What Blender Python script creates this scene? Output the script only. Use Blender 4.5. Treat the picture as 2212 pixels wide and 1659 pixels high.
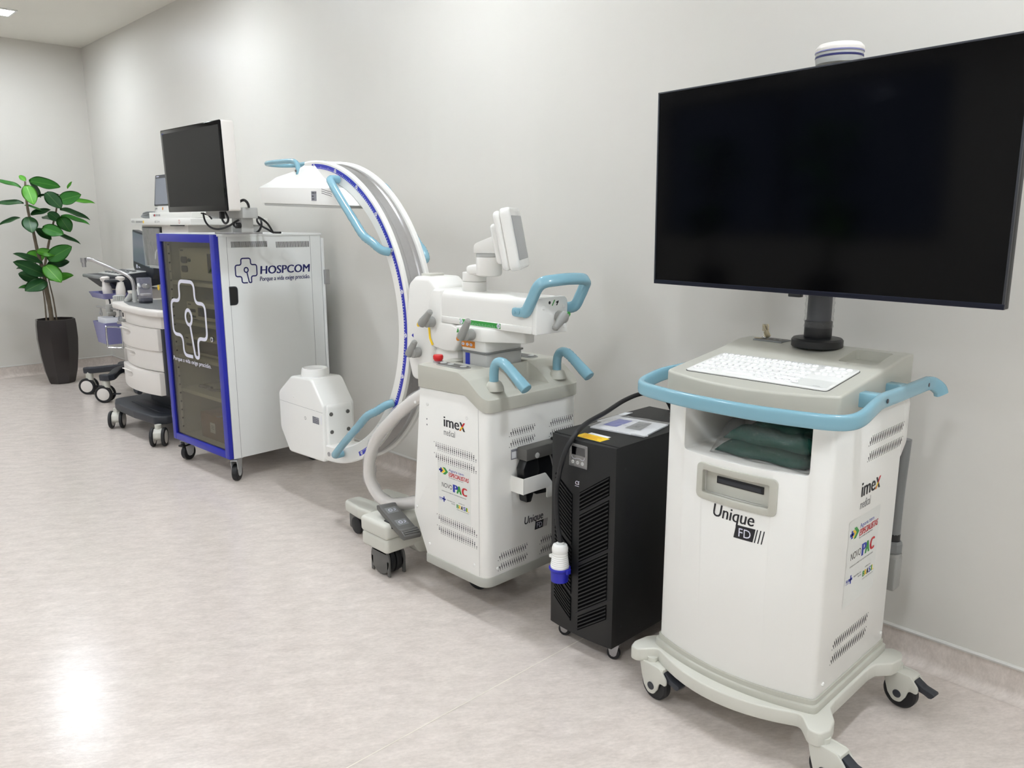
import bpy, bmesh, math, random
from mathutils import Vector, Matrix

# ------------------------------------------------------------------ scene, camera, world, exposure
for o in list(bpy.data.objects):
    bpy.data.objects.remove(o, do_unlink=True)
SC = bpy.context.scene
COL = SC.collection
FPX, CX, CY = 1700.0, 1106.0, 829.5            # focal length and centre in photo pixels (2212 x 1659)
PITCH = math.atan(346 / FPX)
YAW = math.atan(1685 * math.cos(PITCH) / FPX)
HCAM = 1.5
_H = Vector((-math.cos(YAW), math.sin(YAW), 0))
CR = Vector((_H.y, -_H.x, 0))
CF = _H * math.cos(PITCH) + Vector((0, 0, -math.sin(PITCH)))
CU = CR.cross(CF)
CP = Vector((0, 0, HCAM))
cam_d = bpy.data.cameras.new('camera')
cam_d.sensor_fit = 'HORIZONTAL'
cam_d.sensor_width = 36.0
cam_d.lens = FPX / 2212 * 36.0
cam_d.clip_start = 0.05
cam = bpy.data.objects.new('camera', cam_d)
COL.objects.link(cam)
cam.matrix_world = Matrix(((CR.x, CU.x, -CF.x, CP.x), (CR.y, CU.y, -CF.y, CP.y), (CR.z, CU.z, -CF.z, CP.z), (0, 0, 0, 1)))
SC.camera = cam
wd = bpy.data.worlds.new('world')
SC.world = wd
wd.use_nodes = True
wd.node_tree.nodes['Background'].inputs['Color'].default_value = (0.30, 0.40, 0.75, 1)
wd.node_tree.nodes['Background'].inputs['Strength'].default_value = 0.32
SC.view_settings.view_transform = 'Standard'
SC.view_settings.look = 'None'
SC.view_settings.gamma = 1.0
SC.view_settings.use_curve_mapping = False
SC.view_settings.exposure = 0.17
LAMP_STRENGTH = 166.0
random.seed(4)

# ------------------------------------------------------------------ pixel -> place helpers
def ray(x, y):
    return CF + CR * ((x - CX) / FPX) - CU * ((y - CY) / FPX)
def onX(x, y, c):
    d = ray(x, y); return CP + d * ((c - CP.x) / d.x)
def onY(x, y, c):
    d = ray(x, y); return CP + d * ((c - CP.y) / d.y)
def onZ(x, y, c):
    d = ray(x, y); return CP + d * ((c - CP.z) / d.z)

# ------------------------------------------------------------------ materials
def lin(c):
    return tuple((v / 255 / 12.92) if v / 255 <= 0.04045 else ((v / 255 + 0.055) / 1.055) ** 2.4 for v in c)
def mat(name, rgb, rough=0.45, metal=0.0, spec=0.5, noise=0.0, nscale=40, bump=0.0, bscale=200, coat=0.0, alpha=None, trans=0.0, emit=0.0, rnoise=0.0):
    m = bpy.data.materials.new(name)
    m.use_nodes = True
    nt = m.node_tree; N = nt.nodes; L = nt.links
    b = N['Principled BSDF']
    c = lin(rgb)
    b.inputs['Base Color'].default_value = (*c, 1)
    b.inputs['Roughness'].default_value = rough
    b.inputs['Metallic'].default_value = metal
    b.inputs['Specular IOR Level'].default_value = spec
    b.inputs['Coat Weight'].default_value = coat
    b.inputs['Coat Roughness'].default_value = 0.08
    if trans: b.inputs['Transmission Weight'].default_value = trans
    if alpha is not None: b.inputs['Alpha'].default_value = alpha
    if emit:
        b.inputs['Emission Color'].default_value = (*c, 1)
        b.inputs['Emission Strength'].default_value = emit
    tc = N.new('ShaderNodeTexCoord')
    if noise:
        n = N.new('ShaderNodeTexNoise'); n.inputs['Scale'].default_value = nscale; n.inputs['Detail'].default_value = 4
        L.new(tc.outputs['Object'], n.inputs['Vector'])
        r = N.new('ShaderNodeMixRGB'); r.blend_type = 'MIX'
        r.inputs['Color1'].default_value = (*[max(0, v * (1 - noise)) for v in c], 1)
        r.inputs['Color2'].default_value = (*[min(1, v * (1 + noise)) for v in c], 1)
        L.new(n.outputs['Fac'], r.inputs['Fac']); L.new(r.outputs['Color'], b.inputs['Base Color'])
    if rnoise:
        n = N.new('ShaderNodeTexNoise'); n.inputs['Scale'].default_value = 9; n.inputs['Detail'].default_value = 3
        L.new(tc.outputs['Object'], n.inputs['Vector'])
        r = N.new('ShaderNodeMapRange'); r.inputs['To Min'].default_value = rough - rnoise; r.inputs['To Max'].default_value = rough + rnoise
        L.new(n.outputs['Fac'], r.inputs['Value']); L.new(r.outputs['Result'], b.inputs['Roughness'])
    if bump:
        n = N.new('ShaderNodeTexNoise'); n.inputs['Scale'].default_value = bscale; n.inputs['Detail'].default_value = 2
        L.new(tc.outputs['Object'], n.inputs['Vector'])
        k = N.new('ShaderNodeBump'); k.inputs['Strength'].default_value = bump; k.inputs['Distance'].default_value = 0.002
        L.new(n.outputs['Fac'], k.inputs['Height']); L.new(k.outputs['Normal'], b.inputs['Normal'])
    return m
M = {}
M['white'] = mat('white_enamel', (236, 235, 230), 0.32, rnoise=0.05, noise=0.01, nscale=6)
M['white_powder'] = mat('white_powder_coat', (233, 233, 228), 0.42, bump=0.05, bscale=900, noise=0.012, nscale=5)
M['white_gloss'] = mat('white_plastic', (238, 238, 234), 0.22, rnoise=0.04, coat=0.2)
M['cab_white'] = mat('cabinet_white', (226, 228, 226), 0.38, noise=0.012, nscale=4)
M['warm_white'] = mat('warm_white_plastic', (228, 223, 217), 0.38, noise=0.012, nscale=10)
M['bone'] = mat('bone_plastic', (205, 204, 194), 0.4, noise=0.015, nscale=8)
M['deck'] = mat('grey_beige_plastic', (188, 187, 176), 0.36, noise=0.02, nscale=12, bump=0.06, bscale=700)
M['trim_grey'] = mat('trim_grey_plastic', (176, 176, 168), 0.4, noise=0.02, nscale=9)
M['rail_blue'] = mat('pale_blue_plastic', (128, 174, 190), 0.24, coat=0.3, noise=0.01, nscale=10)
M['royal'] = mat('royal_blue_paint', (30, 38, 166), 0.35, noise=0.03, nscale=20)
M['scale_blue'] = mat('scale_blue_print', (44, 52, 176), 0.3, noise=0.02)
M['black'] = mat('black_plastic', (16, 17, 19), 0.4, noise=0.08, nscale=20)
M['black_powder'] = mat('black_powder_coat', (13, 14, 15), 0.48, noise=0.06, nscale=14, bump=0.08, bscale=900)
M['slot_shade'] = mat('painted_slot_shade', (4, 4, 5), 0.9, spec=0.1, noise=0.05)
M['rubber'] = mat('black_rubber', (20, 21, 24), 0.5, noise=0.1, nscale=30)
M['dark_grey'] = mat('dark_grey_plastic', (92, 91, 88), 0.45, noise=0.03, nscale=15)
M['lever_grey'] = mat('lever_grey_plastic', (152, 152, 148), 0.42, noise=0.02, nscale=20)
M['slate'] = mat('slate_plastic', (46, 49, 56), 0.42, noise=0.05, nscale=12)
M['mid_grey'] = mat('mid_grey_plastic', (120, 122, 122), 0.42, noise=0.03, nscale=14)
M['light_grey'] = mat('light_grey_plastic', (186, 187, 184), 0.4, noise=0.02, nscale=14)
M['alu'] = mat('brushed_aluminium', (190, 190, 192), 0.28, metal=1.0, noise=0.04, nscale=60)
M['steel'] = mat('satin_steel', (176, 176, 178), 0.3, metal=1.0, noise=0.03, nscale=50)
M['zinc'] = mat('zinc_plated_steel', (206, 208, 210), 0.32, metal=0.45, noise=0.04)
M['chrome'] = mat('chrome', (205, 207, 210), 0.14, metal=1.0, noise=0.02)
M['screen_off'] = mat('dark_screen_glass', (5, 5, 8), 0.06, spec=0.18, noise=0.05)
M['tv_glass'] = mat('television_glass', (3, 3, 4), 0.09, spec=0.2, noise=0.05)
M['screen_grey'] = mat('grey_screen', (120, 126, 136), 0.15, noise=0.03)
M['ink'] = mat('dark_ink', (22, 22, 28), 0.5, noise=0.05)
M['ink_navy'] = mat('navy_ink', (20, 24, 92), 0.4, noise=0.05)
M['ink_white'] = mat('white_ink', (226, 226, 240), 0.45, noise=0.01)
M['ink_grey'] = mat('grey_ink', (120, 120, 122), 0.5, noise=0.03)
M['red'] = mat('red_plastic', (206, 28, 30), 0.32, noise=0.03)
M['ink_red'] = mat('red_ink', (200, 36, 44), 0.45, noise=0.02)
M['ink_green'] = mat('green_ink', (52, 150, 62), 0.45, noise=0.02)
M['ink_yellow'] = mat('yellow_ink', (248, 206, 20), 0.42, noise=0.02)
M['ink_orange'] = mat('orange_ink', (214, 130, 28), 0.45, noise=0.02)
M['ink_blue'] = mat('blue_ink', (40, 60, 170), 0.45, noise=0.02)
M['sticker'] = mat('pale_sticker_film', (226, 227, 222), 0.3, noise=0.01)
M['silver_label'] = mat('silver_label', (150, 152, 160), 0.35, metal=0.3, noise=0.04)
M['hole'] = mat('dark_vent_hole', (24, 24, 34), 0.7, noise=0.1)
M['lilac'] = mat('lilac_plastic', (128, 128, 172), 0.25, noise=0.03, nscale=12)
M['paper'] = mat('white_paper', (232, 233, 236), 0.6, noise=0.02)
M['card'] = mat('brown_cardboard', (152, 122, 88), 0.7, noise=0.06, nscale=30)
M['green_cloth'] = mat('green_cloth', (8, 74, 62), 0.75, noise=0.12, nscale=60, bump=0.3, bscale=500)
M['plug_blue'] = mat('plug_blue_plastic', (36, 40, 168), 0.35, noise=0.03)
M['brass'] = mat('nickel_key_metal', (196, 186, 160), 0.3, metal=1.0, noise=0.05)

def thin_fresnel(N, L, lo, gain, p):
    lw = N.new('ShaderNodeLayerWeight'); lw.inputs['Blend'].default_value = 0.5
    a = N.new('ShaderNodeMath'); a.operation = 'POWER'; a.inputs[1].default_value = p
    b = N.new('ShaderNodeMath'); b.operation = 'MULTIPLY_ADD'; b.inputs[1].default_value = gain; b.inputs[2].default_value = lo
    L.new(lw.outputs['Facing'], a.inputs[0]); L.new(a.outputs[0], b.inputs[0])
    return b
def film(name, rgb=(255, 255, 255), mixf=0.2, rough=0.15, bump=0.6, bscale=30):
    m = bpy.data.materials.new(name); m.use_nodes = True
    nt = m.node_tree; N = nt.nodes; L = nt.links
    N.remove(N['Principled BSDF']); out = N['Material Output']
    t = N.new('ShaderNodeBsdfTransparent'); g = N.new('ShaderNodeBsdfGlossy'); d = N.new('ShaderNodeBsdfDiffuse')
    d.inputs['Color'].default_value = (*lin(rgb), 1); g.inputs['Roughness'].default_value = rough
    t.inputs['Color'].default_value = (0.97, 0.97, 0.97, 1)
    fr = thin_fresnel(N, L, 0.04, 0.55, 3.0)
    tc = N.new('ShaderNodeTexCoord'); n = N.new('ShaderNodeTexNoise'); n.inputs['Scale'].default_value = bscale; n.inputs['Detail'].default_value = 5
    b = N.new('ShaderNodeBump'); b.inputs['Strength'].default_value = bump; b.inputs['Distance'].default_value = 0.01
    L.new(tc.outputs['Object'], n.inputs['Vector']); L.new(n.outputs['Fac'], b.inputs['Height'])
    for q in (g, d): L.new(b.outputs['Normal'], q.inputs['Normal'])
    a = N.new('ShaderNodeMixShader'); a.inputs['Fac'].default_value = mixf
    L.new(t.outputs[0], a.inputs[1]); L.new(d.outputs[0], a.inputs[2])
    c = N.new('ShaderNodeMixShader'); L.new(fr.outputs[0], c.inputs['Fac']); L.new(a.outputs[0], c.inputs[1]); L.new(g.outputs[0], c.inputs[2])
    L.new(c.outputs[0], out.inputs['Surface'])
    return m
M['film'] = film('clear_plastic_film', mixf=0.16, rough=0.1, bump=1.0)
M['film_bag'] = film('clear_bag_film', mixf=0.03, rough=0.12, bump=1.2, bscale=22)
M['film_wrap'] = film('stretch_wrap', mixf=0.03, rough=0.18, bump=2.5, bscale=70)
M['film_flat'] = film('flat_protective_film', mixf=0.06, rough=0.12, bump=0.15)
M['film_milky'] = film('milky_film', mixf=0.45, bump=0.6, bscale=25)
M['clear'] = film('clear_acrylic', (170, 170, 190), 0.28, 0.1, 0.05)
M['lilac_clear'] = film('lilac_translucent_plastic', (122, 122, 176), 0.82, 0.2, 0.02)
def tinted_glass():
    m = bpy.data.materials.new('smoked_glass'); m.use_nodes = True
    nt = m.node_tree; N = nt.nodes; L = nt.links
    N.remove(N['Principled BSDF']); out = N['Material Output']
    t = N.new('ShaderNodeBsdfTransparent'); t.inputs['Color'].default_value = (0.66, 0.64, 0.56, 1)
    g = N.new('ShaderNodeBsdfGlossy'); g.inputs['Roughness'].default_value = 0.02
    fr = thin_fresnel(N, L, 0.06, 0.6, 4.0)
    n = N.new('ShaderNodeTexNoise'); n.inputs['Scale'].default_value = 2.0
    b = N.new('ShaderNodeBump'); b.inputs['Strength'].default_value = 0.02
    L.new(n.outputs['Fac'], b.inputs['Height']); L.new(b.outputs['Normal'], g.inputs['Normal'])
    c = N.new('ShaderNodeMixShader'); L.new(fr.outputs[0], c.inputs['Fac']); L.new(t.outputs[0], c.inputs[1]); L.new(g.outputs[0], c.inputs[2])
    L.new(c.outputs[0], out.inputs['Surface'])
    return m
M['smoked'] = tinted_glass()
M['window_glass'] = film('window_glass', (200, 205, 215), 0.02, 0.02, 0.0)

# ------------------------------------------------------------------ geometry helpers
W = {}                                             # world matrices of things and parts
def wm(o):
    return W.get(o.name, Matrix.Identity(4)) if o else Matrix.Identity(4)
def rpoly(pts, r=0.0, seg=5):
    """2D polygon with rounded corners; r a number or one radius per corner"""
    n = len(pts); out = []
    rs = r if isinstance(r, (list, tuple)) else [r] * n
    for i in range(n):
        p = Vector(pts[i]); a = Vector(pts[i - 1]); b = Vector(pts[(i + 1) % n])
        rr = rs[i]
        if rr <= 1e-6: out.append((p.x, p.y)); continue
        u = (a - p); v = (b - p); lu = u.length; lv = v.length; u.normalize(); v.normalize()
        ang = u.angle(v, math.pi)
        if abs(ang - math.pi) < 0.02: out.append((p.x, p.y)); continue
        d = min(rr / math.tan(ang / 2), lu * 0.49, lv * 0.49)
        t1 = p + u * d; t2 = p + v * d
        for k in range(seg + 1):
            t = k / seg
            q = t1 * (1 - t) ** 2 + p * 2 * t * (1 - t) + t2 * t ** 2
            out.append((q.x, q.y))
    return out
def rrect(x0, x1, y0, y1, r, seg=5):
    return rpoly([(x0, y0), (x1, y0), (x1, y1), (x0, y1)], r, seg)
def smooth_path(pts, n=8, closed=False):
    """Catmull-Rom through points"""
    P = [Vector(p) for p in pts]; out = []
    m = len(P)
    for i in range(m if closed else m - 1):
        if closed: p0, p1, p2, p3 = P[i - 1], P[i], P[(i + 1) % m], P[(i + 2) % m]
        else: p0, p1, p2, p3 = P[max(i - 1, 0)], P[i], P[i + 1], P[min(i + 2, m - 1)]
        for k in range(n):
            t = k / n
            out.append(0.5 * ((2 * p1) + (p2 - p0) * t + (2 * p0 - 5 * p1 + 4 * p2 - p3) * t * t + (3 * p1 - p0 - 3 * p2 + p3) * t ** 3))
    if not closed: out.append(P[-1].copy())
    return out

class MB:
    def __init__(s): s.bm = bmesh.new()
    def _merge(s, t, mtx=None):
        if mtx is not None: bmesh.ops.transform(t, matrix=mtx, verts=t.verts)
        me = bpy.data.meshes.new('t'); t.to_mesh(me); t.free(); s.bm.from_mesh(me); bpy.data.meshes.remove(me)
        return s
    @staticmethod
    def _bev(t, w, seg, ang=0.5):
        if w > 0:
            ed = [e for e in t.edges if len(e.link_faces) == 2 and e.calc_face_angle(0) > ang]
            if ed: bmesh.ops.bevel(t, geom=ed, offset=w, segments=seg, profile=0.5, affect='EDGES', clamp_overlap=True)
    def box(s, x0, x1, y0, y1, z0, z1, bev=0.0, seg=2, mtx=None):
        t = bmesh.new(); bmesh.ops.create_cube(t, size=1)
        for v in t.verts:
            v.co = Vector(((x0 + x1) / 2 + v.co.x * (x1 - x0), (y0 + y1) / 2 + v.co.y * (y1 - y0), (z0 + z1) / 2 + v.co.z * (z1 - z0)))
        s._bev(t, bev, seg); return s._merge(t, mtx)
    def prism(s, pts, axis, a0, a1, bev=0.0, seg=2, mtx=None, ang=0.5):
        t = bmesh.new()
        def mk(p, a):
            if axis == 'z': return (p[0], p[1], a)
            if axis == 'y': return (p[0], a, p[1])
            return (a, p[0], p[1])
        lo = [t.verts.new(mk(p, a0)) for p in pts]; hi = [t.verts.new(mk(p, a1)) for p in pts]
        n = len(pts)
        t.faces.new(lo[::-1]); t.faces.new(hi)
        for i in range(n): t.faces.new((lo[i], lo[(i + 1) % n], hi[(i + 1) % n], hi[i]))
        bmesh.ops.recalc_face_normals(t, faces=t.faces)
        s._bev(t, bev, seg, ang); return s._merge(t, mtx)
    def loft(s, loops, cap=True, closed=True, mtx=None):
        t = bmesh.new(); V = [[t.verts.new(p) for p in lp] for lp in loops]
        n = len(loops[0])
        for a, b in zip(V[:-1], V[1:]):
            for i in range(n if closed else n - 1):
                t.faces.new((a[i], a[(i + 1) % n], b[(i + 1) % n], b[i]))
        if cap and closed:
            t.faces.new(V[0][::-1]); t.faces.new(V[-1])
        bmesh.ops.recalc_face_normals(t, faces=t.faces)
        return s._merge(t, mtx)
    def lathe(s, prof, o=(0, 0, 0), d=(0, 0, 1), seg=24, mtx=None):
        t = bmesh.new(); o = Vector(o); q = Vector(d).to_track_quat('Z', 'Y').to_matrix().to_4x4()
        rings = []
        for r, hgt in prof:
            if r < 1e-5: rings.append([t.verts.new((0, 0, hgt))])
            else: rings.append([t.verts.new((r * math.cos(2 * math.pi * k / seg), r * math.sin(2 * math.pi * k / seg), hgt)) for k in range(seg)])
        for a, b in zip(rings[:-1], rings[1:]):
            for k in range(seg):
                k2 = (k + 1) % seg
                if len(a) == 1 and len(b) == 1: continue
                if len(a) == 1: t.faces.new((a[0], b[k], b[k2]))
                elif len(b) == 1: t.faces.new((a[k], a[k2], b[0]))
                else: t.faces.new((a[k], a[k2], b[k2], b[k]))
        if len(rings[0]) > 1: t.faces.new(rings[0][::-1])
        if len(rings[-1]) > 1: t.faces.new(rings[-1])
        bmesh.ops.recalc_face_normals(t, faces=t.faces)
        bmesh.ops.transform(t, matrix=Matrix.Translation(o) @ q, verts=t.verts)
        return s._merge(t, mtx)
    def cyl(s, a, b, r, seg=20, bev=0.0):
        a = Vector(a); b = Vector(b); L = (b - a).length
        pr = [(r, 0), (r, L)] if bev <= 0 else [(r - bev, 0), (r - bev * .3, bev * .3), (r, bev), (r, L - bev), (r - bev * .3, L - bev * .3), (r - bev, L)]
        return s.lathe(pr, a, b - a, seg)
    def tube(s, path, r, seg=10, closed=False, prof=None, up=None, cap=True):
        """sweep a circle (r number or list) or a 2D profile along a path; up fixes the frame"""
        P = [Vector(p) for p in path]; n = len(P); loops = []
        rs = r if isinstance(r, (list, tuple)) else [r] * n
        nrm = None
        for i in range(n):
            if closed: tg = P[(i + 1) % n] - P[i - 1]
            else: tg = P[min(i + 1, n - 1)] - P[max(i - 1, 0)]
            tg.normalize()
            if up is not None:
                sd = tg.cross(Vector(up)); sd.normalize(); u2 = sd.cross(tg)
            else:
                if nrm is None:
                    a = Vector((0, 0, 1)) if abs(tg.z) < 0.9 else Vector((1, 0, 0)); nrm = (a - tg * a.dot(tg)).normalized()
                else: nrm = (nrm - tg * nrm.dot(tg)).normalized()
                u2 = nrm; sd = tg.cross(u2)
            if prof: lp = [P[i] + sd * (p[0] * rs[i]) + u2 * (p[1] * rs[i]) for p in prof]
            else: lp = [P[i] + (sd * math.cos(2 * math.pi * k / seg) + u2 * math.sin(2 * math.pi * k / seg)) * rs[i] for k in range(seg)]
            loops.append(lp)
        if closed: loops.append(loops[0]); return s.loft(loops, cap=False)
        return s.loft(loops, cap=cap)
    def ball(s, o, rx, ry=None, rz=None, seg=16, mtx=None):
        t = bmesh.new(); bmesh.ops.create_uvsphere(t, u_segments=seg, v_segments=max(6, seg // 2), radius=1)
        ry = rx if ry is None else ry; rz = rx if rz is None else rz
        for v in t.verts: v.co = Vector((o[0] + v.co.x * rx, o[1] + v.co.y * ry, o[2] + v.co.z * rz))
        return s._merge(t, mtx)
    def poly(s, pts3):
        s.bm.faces.new([s.bm.verts.new(p) for p in pts3]); return s
    def slice(s, axis, n):
        i = 'xyz'.index(axis); lo = min(v.co[i] for v in s.bm.verts); hi = max(v.co[i] for v in s.bm.verts)
        for k in range(1, n):
            c = Vector((0, 0, 0)); c[i] = lo + (hi - lo) * k / n; nn = Vector((0, 0, 0)); nn[i] = 1
            bmesh.ops.bisect_plane(s.bm, geom=s.bm.verts[:] + s.bm.edges[:] + s.bm.faces[:], plane_co=c, plane_no=nn)
        return s
    def warp(s, fn):
        for v in s.bm.verts: v.co = Vector(fn(v.co))
        return s
    def xf(s, mtx):
        bmesh.ops.transform(s.bm, matrix=mtx, verts=s.bm.verts); return s
    def mesh(s, name, m, sharp=0.6, inv=None):
        bm = s.bm
        if inv is not None: bmesh.ops.transform(bm, matrix=inv, verts=bm.verts)
        for f in bm.faces: f.smooth = True
        for e in bm.edges:
            if len(e.link_faces) == 2 and e.calc_face_angle(0) > sharp: e.smooth = False
        me = bpy.data.meshes.new(name); bm.to_mesh(me); bm.free(); me.materials.append(M[m] if isinstance(m, str) else m)
        return me
    def build(s, name, m, parent=None, label=None, sharp=0.6, kind=None):
        me = s.mesh(name, m, sharp, wm(parent).inverted() if parent else None)
        o = bpy.data.objects.new(name, me); COL.objects.link(o)
        if parent: o.parent = parent; W[o.name] = wm(parent)
        if label: o['label'] = label
        if kind: o['kind'] = kind
        return o
def tag(o, label, cat, group=None):
    o['label'] = label; o['category'] = cat
    if group: o['group'] = group
    return o
def thing(name, label, cat, loc=(0, 0, 0), rz=0.0, group=None):
    o = bpy.data.objects.new(name, None); COL.objects.link(o); o.empty_display_size = 0.05
    o.location = loc; o.rotation_euler = (0, 0, rz)
    W[o.name] = Matrix.Translation(Vector(loc)) @ Matrix.Rotation(rz, 4, 'Z')
    return tag(o, label, cat, group)
def inst(name, me, parent, mtx):
    """a part that shares mesh data; mtx in world space"""
    o = bpy.data.objects.new(name, me); COL.objects.link(o); o.parent = parent
    o.matrix_local = wm(parent).inverted() @ mtx
    W[o.name] = mtx
    return o
def struct(o):
    o['kind'] = 'structure'; return o
def evaluated(o, name=None):
    dg = bpy.context.evaluated_depsgraph_get(); me = bpy.data.meshes.new_from_object(o.evaluated_get(dg))
    o.modifiers.clear(); old = o.data; o.data = me; me.name = name or old.name
    if old.users == 0: bpy.data.meshes.remove(old)
    return o
def boolean(o, cutters, op='DIFFERENCE', bev=0.0, seg=2, ang=40):
    """cut world-space MB shapes out of (or intersect them with) an object, then soften the edges"""
    tmp = []
    for c in cutters:
        q = c.build('cutter', 'white', None)
        q.matrix_world = wm(o).inverted() if o.parent else Matrix.Identity(4)
        q.data.transform(q.matrix_world); q.matrix_world = Matrix.Identity(4)
        md = o.modifiers.new('b', 'BOOLEAN'); md.operation = op; md.object = q; md.solver = 'EXACT'; tmp.append(q)
    par = o.parent; o.parent = None
    bpy.context.view_layer.update()
    evaluated(o)
    for q in tmp:
        me = q.data; bpy.data.objects.remove(q); bpy.data.meshes.remove(me)
    bm = bmesh.new(); bm.from_mesh(o.data)
    bmesh.ops.remove_doubles(bm, verts=bm.verts, dist=1e-5)
    if bev: MB._bev(bm, bev, seg, math.radians(ang))
    for f in bm.faces: f.smooth = True
    for e in bm.edges: e.smooth = not (len(e.link_faces) == 2 and e.calc_face_angle(0) > 0.6)
    mt = o.data.materials[0] if o.data.materials else None
    bm.to_mesh(o.data); bm.free()
    for f in o.data.polygons: f.material_index = 0
    if mt:
        o.data.materials.clear(); o.data.materials.append(mt)
    o.parent = par
    return o
FACE = {'-y': Matrix(((1, 0, 0, 0), (0, 0, -1, 0), (0, 1, 0, 0), (0, 0, 0, 1))),
        '+x': Matrix(((0, 0, 1, 0), (1, 0, 0, 0), (0, 1, 0, 0), (0, 0, 0, 1))),
        '+z': Matrix.Identity(4)}
def frame(loc, face='-y', rot=0.0):
    return Matrix.Translation(Vector(loc)) @ FACE[face] @ Matrix.Rotation(rot, 4, 'Z')
def text(body, h, m, parent, mtx, name='lettering', shear=0.0, bold=0.0, width=None, align='LEFT', fn=None, res=3, label=None):
    """flat print; h = capital height; width scales the line to a length"""
    cu = bpy.data.curves.new('txt', 'FONT'); cu.body = body; cu.size = h / 0.7; cu.shear = shear
    cu.align_x = align; cu.resolution_u = res; cu.fill_mode = 'FRONT'
    t = bpy.data.objects.new('txt', cu); COL.objects.link(t); bpy.context.view_layer.update()
    me = bpy.data.meshes.new_from_object(t.evaluated_get(bpy.context.evaluated_depsgraph_get()))
    bpy.data.objects.remove(t); bpy.data.curves.remove(cu)
    if width and len(me.vertices):
        xs = [v.co.x for v in me.vertices]; w0 = max(xs) - min(xs)
        for v in me.vertices: v.co.x *= width / w0
    if bold:
        bb = bmesh.new()
        for k, dx in enumerate((0, -bold, bold)):
            c = me.copy(); c.transform(Matrix.Translation((dx, 0, .00012 * k))); bb.from_mesh(c); bpy.data.meshes.remove(c)
        bb.to_mesh(me); bb.free()
    me.transform(mtx)
    if fn:
        for v in me.vertices: v.co = Vector(fn(v.co))
    me.transform(wm(parent).inverted()); me.materials.clear(); me.materials.append(M[m]); me.name = name
    o = bpy.data.objects.new(name, me); COL.objects.link(o); o.parent = parent; W[o.name] = wm(parent)
    if label: o['label'] = label
    return o
def stroke(pts, w, closed=False):
    """a flat band of width w along a 2D polyline -> list of quads (2D)"""
    P = [Vector(p) for p in pts]; n = len(P); L = []; R = []
    for i in range(n):
        a = P[i - 1] if (i > 0 or closed) else P[i]; b = P[(i + 1) % n] if (i < n - 1 or closed) else P[i]
        d1 = (P[i] - a); d2 = (b - P[i])
        d1 = d1.normalized() if d1.length > 1e-9 else d2.normalized(); d2 = d2.normalized() if d2.length > 1e-9 else d1
        t = d1 + d2
        t = t.normalized() if t.length > 1e-6 else d1
        nn = Vector((-t.y, t.x)); k = max(0.5, nn.dot(Vector((-d1.y, d1.x))))
        L.append(P[i] + nn * (w / 2 / k)); R.append(P[i] - nn * (w / 2 / k))
    q = []
    for i in range(n if closed else n - 1):
        j = (i + 1) % n; q.append([R[i], R[j], L[j], L[i]])
    return q
def flat(shapes, m, parent, mtx, name='print', fn=None, kind=None, label=None):
    """2D polygons (lists of points) laid on a surface"""
    b = MB()
    for s in shapes: b.bm.faces.new([b.bm.verts.new(mtx @ Vector((p[0], p[1], 0))) for p in s])
    if fn: b.warp(fn)
    return b.build(name, m, parent, label, kind=kind)
def circle2(x, y, r, n=12, ry=None):
    ry = r if ry is None else ry
    return [(x + r * math.cos(2 * math.pi * k / n), y + ry * math.sin(2 * math.pi * k / n)) for k in range(n)]
def rect2(x0, x1, y0, y1): return [(x0, y0), (x1, y0), (x1, y1), (x0, y1)]

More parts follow.
